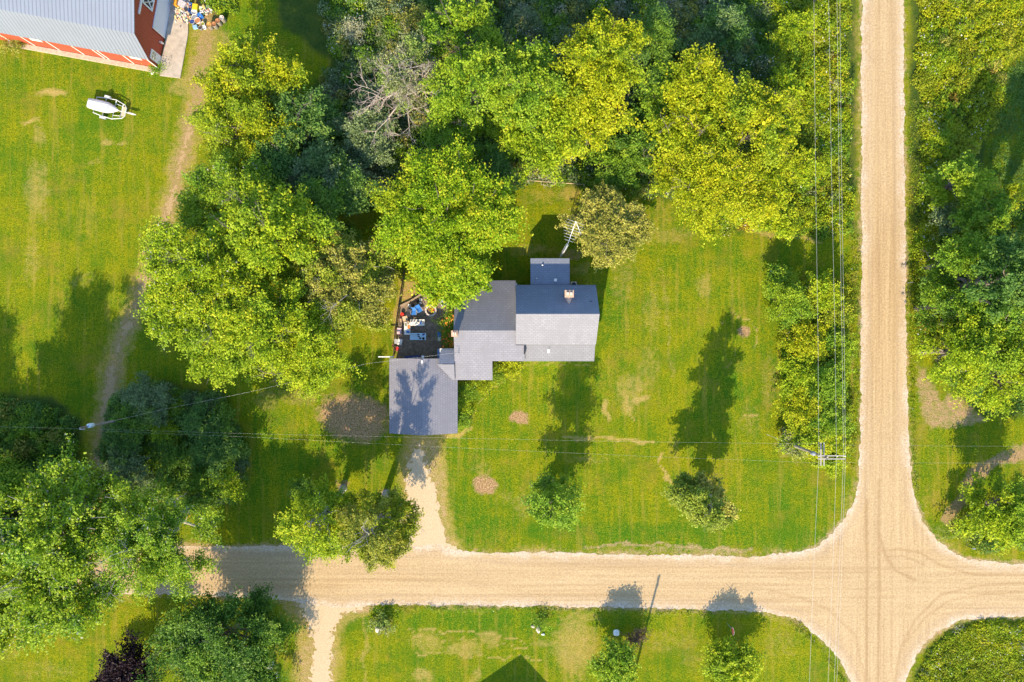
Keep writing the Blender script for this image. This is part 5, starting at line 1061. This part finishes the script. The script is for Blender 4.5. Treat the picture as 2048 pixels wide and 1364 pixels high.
# ------------------------------------------------------------------ ANTENNA MAST
ax_, ay_ = W(1121, 513); Ha = 11.0; am = empty('antenna_mast', (ax_, ay_, 0), 'tall lattice mast with a many armed television antenna behind the house', 'antenna')
mb = MB(); leg = [(.16 * math.cos(a), .16 * math.sin(a)) for a in (0, 2.094, 4.189)]
for lx, ly in leg: mb.tube([(lx, ly, 0), (lx, ly, Ha - .8)], .028, 6)
for k in range(int(Ha / .4) - 2):
    for i in range(3):
        p, q = leg[i], leg[(i + 1) % 3]; mb.tube([(*p, k * .4 + .2), (*q, k * .4 + .4)], .014, 4, cap=False)
mb.tube([(0, 0, Ha - 1.6), (0, 0, Ha + .9)], .03, 8); mb.build('mast', METAL, am)
bx0, by0 = W(1134, 492, Ha); bx1, by1 = W(1151, 444, Ha + .6); p0 = Vector((bx0 - ax_, by0 - ay_, Ha)); p1 = Vector((bx1 - ax_, by1 - ay_, Ha + .8))
ALU = plain('aluminium_tube', (.80, .78, .76), .35, .3, var=.05)
bm_ = MB().tube([p0, p1], .035, 6).tube([Vector((0, 0, Ha + .6)), p0.lerp(p1, .45)], .03, 6).build('boom', ALU, am); d = (p1 - p0).normalized(); s_ = Vector((d.y, -d.x, 0)).normalized()
for k in range(8):
    c_ = p0.lerp(p1, .22 + .11 * k); L = .5 + .65 * min(1, k / 4) * (1 - .04 * k); MB().tube([c_ - s_ * L, c_ + s_ * L], .012, 5).build('element', ALU, am)
MB().tube([p0.lerp(p1, 1) + Vector((0, 0, .3)), p0.lerp(p1, .6) + s_ * 1.0], .03, 6).build('strut', ALU, am)

# ------------------------------------------------------------------ POLES AND WIRES
POLEW = plain('pole_timber', (.30, .25, .21), .9, var=.3, scale=3); PALEW = plain('bleached_timber', (.42, .38, .35), .85, var=.2, scale=5); WIRE = plain('bare_wire', (.62, .60, .57), .4, .2, var=.05, bmp=0)
HP = 10.6; axp, ayp = W(1652, 915, HP)
up = empty('crossarm_pole', (axp, ayp, 0), 'timber power pole with double pale crossarms at the hedgerow end', 'power pole')
MB().tube([(0, 0, -.1), (0, 0, 5), (0, 0, HP + .35)], [.19, .16, .12], 12).build('pole', POLEW, up)
for dy_ in (-.17, .17):
    MB().box(-.85, 2.15, dy_ - .05, dy_ + .05, HP - .18, HP - .06).build('crossarm', PALEW, up)
for dx_ in (-.17, .17): MB().box(dx_ - .05, dx_ + .05, -1.05, 1.5, HP - .95, HP - .83).build('crossarm', PALEW, up)
for x_ in (-.8, 1.2, 1.9, 2.1): MB().lathe([(.05, 0), (.06, .06), (.03, .1), (.06, .14), (.03, .2), (0, .21)], (x_, .17, HP - .058), 8).build('insulator', OFFW, up)
MB().tube([(.1, 0, HP - 1.3), (1.2, 0, HP - .2)], .03, 5).tube([(-.1, 0, HP - 1.1), (-.8, 0, HP - .2)], .03, 5).build('brace', DARKM, up)
MB().lathe([(0, 0), (.22, 0), (.24, .05), (.24, .62), (.2, .68), (0, .7)], (-.42, .08, HP - 2.6), 16).build('transformer', GREYP, up)
MB().tube([(-.1, .05, 7.0), (-2.6, 1.1, .0)], .012, 5).build('guy_wire', METAL, up)
def power_line(label, pts, r=.010, sag=0.0, n=14, name='power_line'):
    P = []
    for (a, b_) in zip(pts[:-1], pts[1:]):
        A_ = Vector((*W(a[0], a[1], a[2]), a[2])); B_ = Vector((*W(b_[0], b_[1], b_[2]), b_[2]))
        for k in range(n): f = k / n; q = A_.lerp(B_, f); q.z -= sag * 4 * f * (1 - f); P.append(q)
    P.append(Vector((*W(*pts[-1]), pts[-1][2]))); o0 = P[0].copy(); o = MB().tube([p - o0 for p in P], r, 5, cap=False).build(name, WIRE); o.location = o0; tag(o, label, 'power line'); return o
hh = HP + .12
power_line('westernmost of the four wires running north to south', [(1627, -80, 9.6), (1631, 345, 9.7), (1636, 680, 10.1), (1637.5, 915, hh), (1627, 1150, 10.2), (1616, 1440, 10)])
power_line('second wire from the west of the north south line', [(1656, -80, 9.6), (1663, 345, 9.7), (1670, 680, 10.1), (1673, 915, hh), (1665, 1150, 10.2), (1653, 1440, 10)])
power_line('third of the four north south wires close beside the easternmost', [(1673, -80, 9.6), (1678, 345, 9.7), (1684, 680, 10.1), (1687, 915, hh), (1678, 1150, 10.2), (1665, 1440, 10)])
power_line('easternmost of the four wires running north to south', [(1679, -80, 9.6), (1683, 345, 9.7), (1688.5, 680, 10.1), (1691, 915, hh), (1683, 1150, 10.2), (1670, 1440, 10)])
power_line('upper of the two thin wires crossing the lawn from west to east', [(160, 857, 9.4), (520, 868, 8.4), (905, 876, 8.2), (1240, 883, 8.8), (1640, 888, HP - .8)], .0032)
power_line('lower of the two thin wires crossing the lawn from west to east', [(162, 860, 8.9), (520, 875, 8.0), (905, 895, 7.8), (1300, 913, 8.4), (1645, 926, HP - .8)], .0032)
power_line('wire leaving the western pole toward the left edge', [(158, 857, 9.4), (-80, 852, 8.6)], .0035)
power_line('upper thin wire over the shaded grass at the right edge', [(1658, 890, HP - .8), (1900, 892, 9), (2130, 893, 8.4)], .0032); power_line('lower thin wire over the shaded grass at the right edge', [(1660, 925, HP - .8), (1900, 926, 9), (2130, 927, 8.4)], .0032)
power_line('twisted service cable from the west pole to the roof of the house', [(162, 857, 8.6), (320, 820, 7.4), (495, 785, 6.6), (600, 760, 6.1), (735, 727, 5.6), (909, 706, 5.2)], .006)
wx_, wy_ = W(165, 855, 9.2); wp = empty('transformer_pole', (wx_, wy_, 0), 'wooden pole with a white capped transformer at the left by the track', 'power pole')
MB().tube([(0, 0, -.1), (0, 0, 5), (0, 0, 9.6)], [.18, .15, .12], 10).build('pole', POLEW, wp)
tf = MB().lathe([(0, 0), (.24, 0), (.26, .05), (.26, .75), (.22, .82), (0, .84)], (.36, .12, 7.9), 16).build('transformer', plain('pale_blue_steel', (.62, .70, .80), .4), wp); MB().lathe([(.04, 0), (.05, .12), (0, .2)], (.36, .12, 8.741), 8).build('bushing', DARKM, tf)
MB().box(-.5, .12, -.28, -.16, 8.9, 9.0).build('crossarm', PALEW, wp)
sx_, sy_ = W(1258, 1386); sp = empty('roadside_pole', (sx_, sy_, 0), 'timber pole just beyond the south edge casting the long thin shadow over the road', 'power pole')
MB().tube([(0, 0, -.1), (0, 0, 9.9)], [.18, .12], 10).build('pole', POLEW, sp); MB().box(-.08, .08, -.5, .5, 9.3, 9.42).build('crossarm', PALEW, sp)
ix, iy = W(909, 706, 5.2); MB().tube([(ix + .5, iy - .1, 3.9), (ix + .3, iy, 5.1), (ix, iy, 5.2)], .035, 6).build('service_mast', METAL, hr)

# ------------------------------------------------------------------ STOP SIGN, STONES, BOXES, SOUTH BUILDING
qx, qy = W(1454, 1246); ss = empty('stop_sign', (qx, qy, 0), 'red octagonal stop sign on a thin post south of the road', 'road sign')
MB().box(-.03, .03, -.03, .03, 0, 2.75).build('post', METAL, ss)
ct, st_ = math.cos(.32), math.sin(.32)
SM = Matrix(((0, 0, -1, -.055), (-1, 0, 0, 0), (0, 1, 0, 2.45), (0, 0, 0, 1)))     # plate faces west, letters upright
def octo(r, z0, z1):
    g = MB(); P = [(r * math.cos(math.radians(22.5 + 45 * k)), r * math.sin(math.radians(22.5 + 45 * k))) for k in range(8)]; g.prism(P, z0, z1); m = MB(); m.mesh([SM @ Vector(v) for v in g.v], g.f); return m
octo(.50, -.006, .006).build('plate', WHITE, ss); face_ = octo(.455, .0085, .012).build('face', RED, ss)
cu = bpy.data.curves.new('lettering', 'FONT'); cu.body = 'STOP'; cu.size = .33; cu.align_x = 'CENTER'; cu.align_y = 'CENTER'; cu.extrude = .002
lt = bpy.data.objects.new('lettering', cu); S.collection.objects.link(lt); dg = bpy.context.evaluated_depsgraph_get(); lm = bpy.data.meshes.new_from_object(lt.evaluated_get(dg)); bpy.data.objects.remove(lt)
lm.materials.clear(); lm.materials.append(WHITE); lo = link('lettering', lm, face_); lo.matrix_local = SM @ Matrix.Translation((0, 0, .0155))
def rock(name, label, px, py, sc, mat, seed, cat='stone'):
    import bmesh
    bm = bmesh.new(); bmesh.ops.create_icosphere(bm, subdivisions=3, radius=1); rg = np.random.default_rng(seed); ph = rg.uniform(0, 6, 6)
    for v in bm.verts:
        n = v.co.normalized(); k = 1 + .12 * math.sin(3 * n.x + ph[0]) + .1 * math.sin(4 * n.y + ph[1]) + .07 * math.sin(7 * n.z + 5 * n.x + ph[2]); v.co = Vector((n.x * sc[0], n.y * sc[1], n.z * sc[2])) * k
    me = bpy.data.meshes.new(name); bm.to_mesh(me); bm.free(); me.materials.append(mat); o = link(name, me); x, y = W(px, py); o.location = (x, y, sc[2] * .55); tag(o, label, cat); return o
rock('boulder', 'pinkish boulder at the foot of the spiky plant left of the south lawn', 757, 1257, (.42, .38, .3), plain('pink_granite', (.62, .52, .52), .85, var=.2, scale=8), 1)
rock('boulder', 'pale boulder beside the small round plant on the south lawn', 1077, 1257, (.32, .5, .3), STONE, 2); rock('boulder', 'small tan rock next to the pale boulder', 1066, 1252, (.26, .2, .16), plain('tan_rock', (.55, .44, .34), .9), 3)
rock('boulder', 'tiny white rock at the tail of the pale boulder', 1086, 1268, (.2, .15, .12), WHITE, 4); rock('boulder', 'white bluish stone in the tree shadow south of the road', 1232, 1264, (.36, .38, .3), plain('white_stone', (.75, .78, .82), .7), 5)
rock('boulder', 'pale stone at the north end of the hedgerow lawn edge', 1543, 545, (.22, .3, .2), plain('white_stone', (.75, .78, .82), .7), 6); rock('boulder', 'white stone at the foot of the barn plinth', 306, 146, (.22, .2, .16), WHITE, 7)
T('spiky_plant', 'spiky pale edged plant beside the pinkish boulder', 766, 1247, 13, 11, .9, 'grey', 170, cat='plant', leaf=.22, low=.05, lobes=5, pal2='mid', mix2=.5)
T('spiky_plant', 'small dark plant behind the pale boulder', 1080, 1247, 9, 9, .9, 'mid', 171, cat='plant', leaf=.16, low=.05, lobes=5, pal2='dark', mix2=.3)
for px, py, lb in ((543, 1329, 'upper white box half hidden by the dark green tree'), (553, 1350, 'lower white box half hidden by the dark green tree')):
    e = boxthing('white_box', lb, 'box', px, py, .6, .6, .75, 20, WHITE, lid=WHITE); 
x, y = W(1931, 1090, 0); e = empty('road_marker', (x, y, 0), 'thin dark marker post at the edge of the southeast brush', 'post'); MB().tube([(0, 0, 0), (.1, -.05, 1.3)], .045, 6).build('post', DARKM, e); MB().box(-.05, .28, -.09, .05, 1.3, 1.5).build('plate', GREYP, e)
x, y = W(1814, 566, 0); e = empty('road_marker', (x, y, 0), 'small grey marker on the east edge of the north road', 'post'); MB().tube([(0, 0, 0), (0, 0, .9)], .035, 6).build('post', GREYP, e); MB().box(-.12, .12, -.03, .03, .901, 1.15).build('plate', GREYP, e)
sb = empty('south_building', (-.6, -53.4, 0), 'gabled white building beyond the south edge casting the pentagon shadow', 'building')
gx0, gx1, gy0 = -5.15, 4.4, -45.6 ; xc = (gx0 + gx1) / 2
mb = MB(); V = [(x, y, z) for y in (6.0, -9.0) for x, z in ((xc - 4.0, 0), (xc + 4.0, 0), (xc + 4.0, 3.0), (xc, 5.2), (xc - 4.0, 3.0))]
mb.mesh(V, [(4, 3, 2, 1, 0), (5, 6, 7, 8, 9)] + [(i, (i + 1) % 5, 5 + (i + 1) % 5, 5 + i) for i in range(5)]); mb.build('wall', SIDING, sb)
MB().slab([(xc - 4.35, -9.2, 2.95), (xc, -9.2, 5.36), (xc, 6.25, 5.36), (xc - 4.35, 6.25, 2.95)], .14).build('roof', SH_MID, sb); MB().slab([(xc + 4.35, -9.2, 2.95), (xc + 4.35, 6.25, 2.95), (xc, 6.25, 5.364), (xc, -9.2, 5.364)], .14).build('roof', SH_MID, sb)
window(sb, (xc - 1.8, 6.01, 1.6), (-1, 0, 0), .9, 1.1); door(sb, (xc + 1.6, 6.01, .05), (-1, 0, 0), .95, 2.05, WHITE)
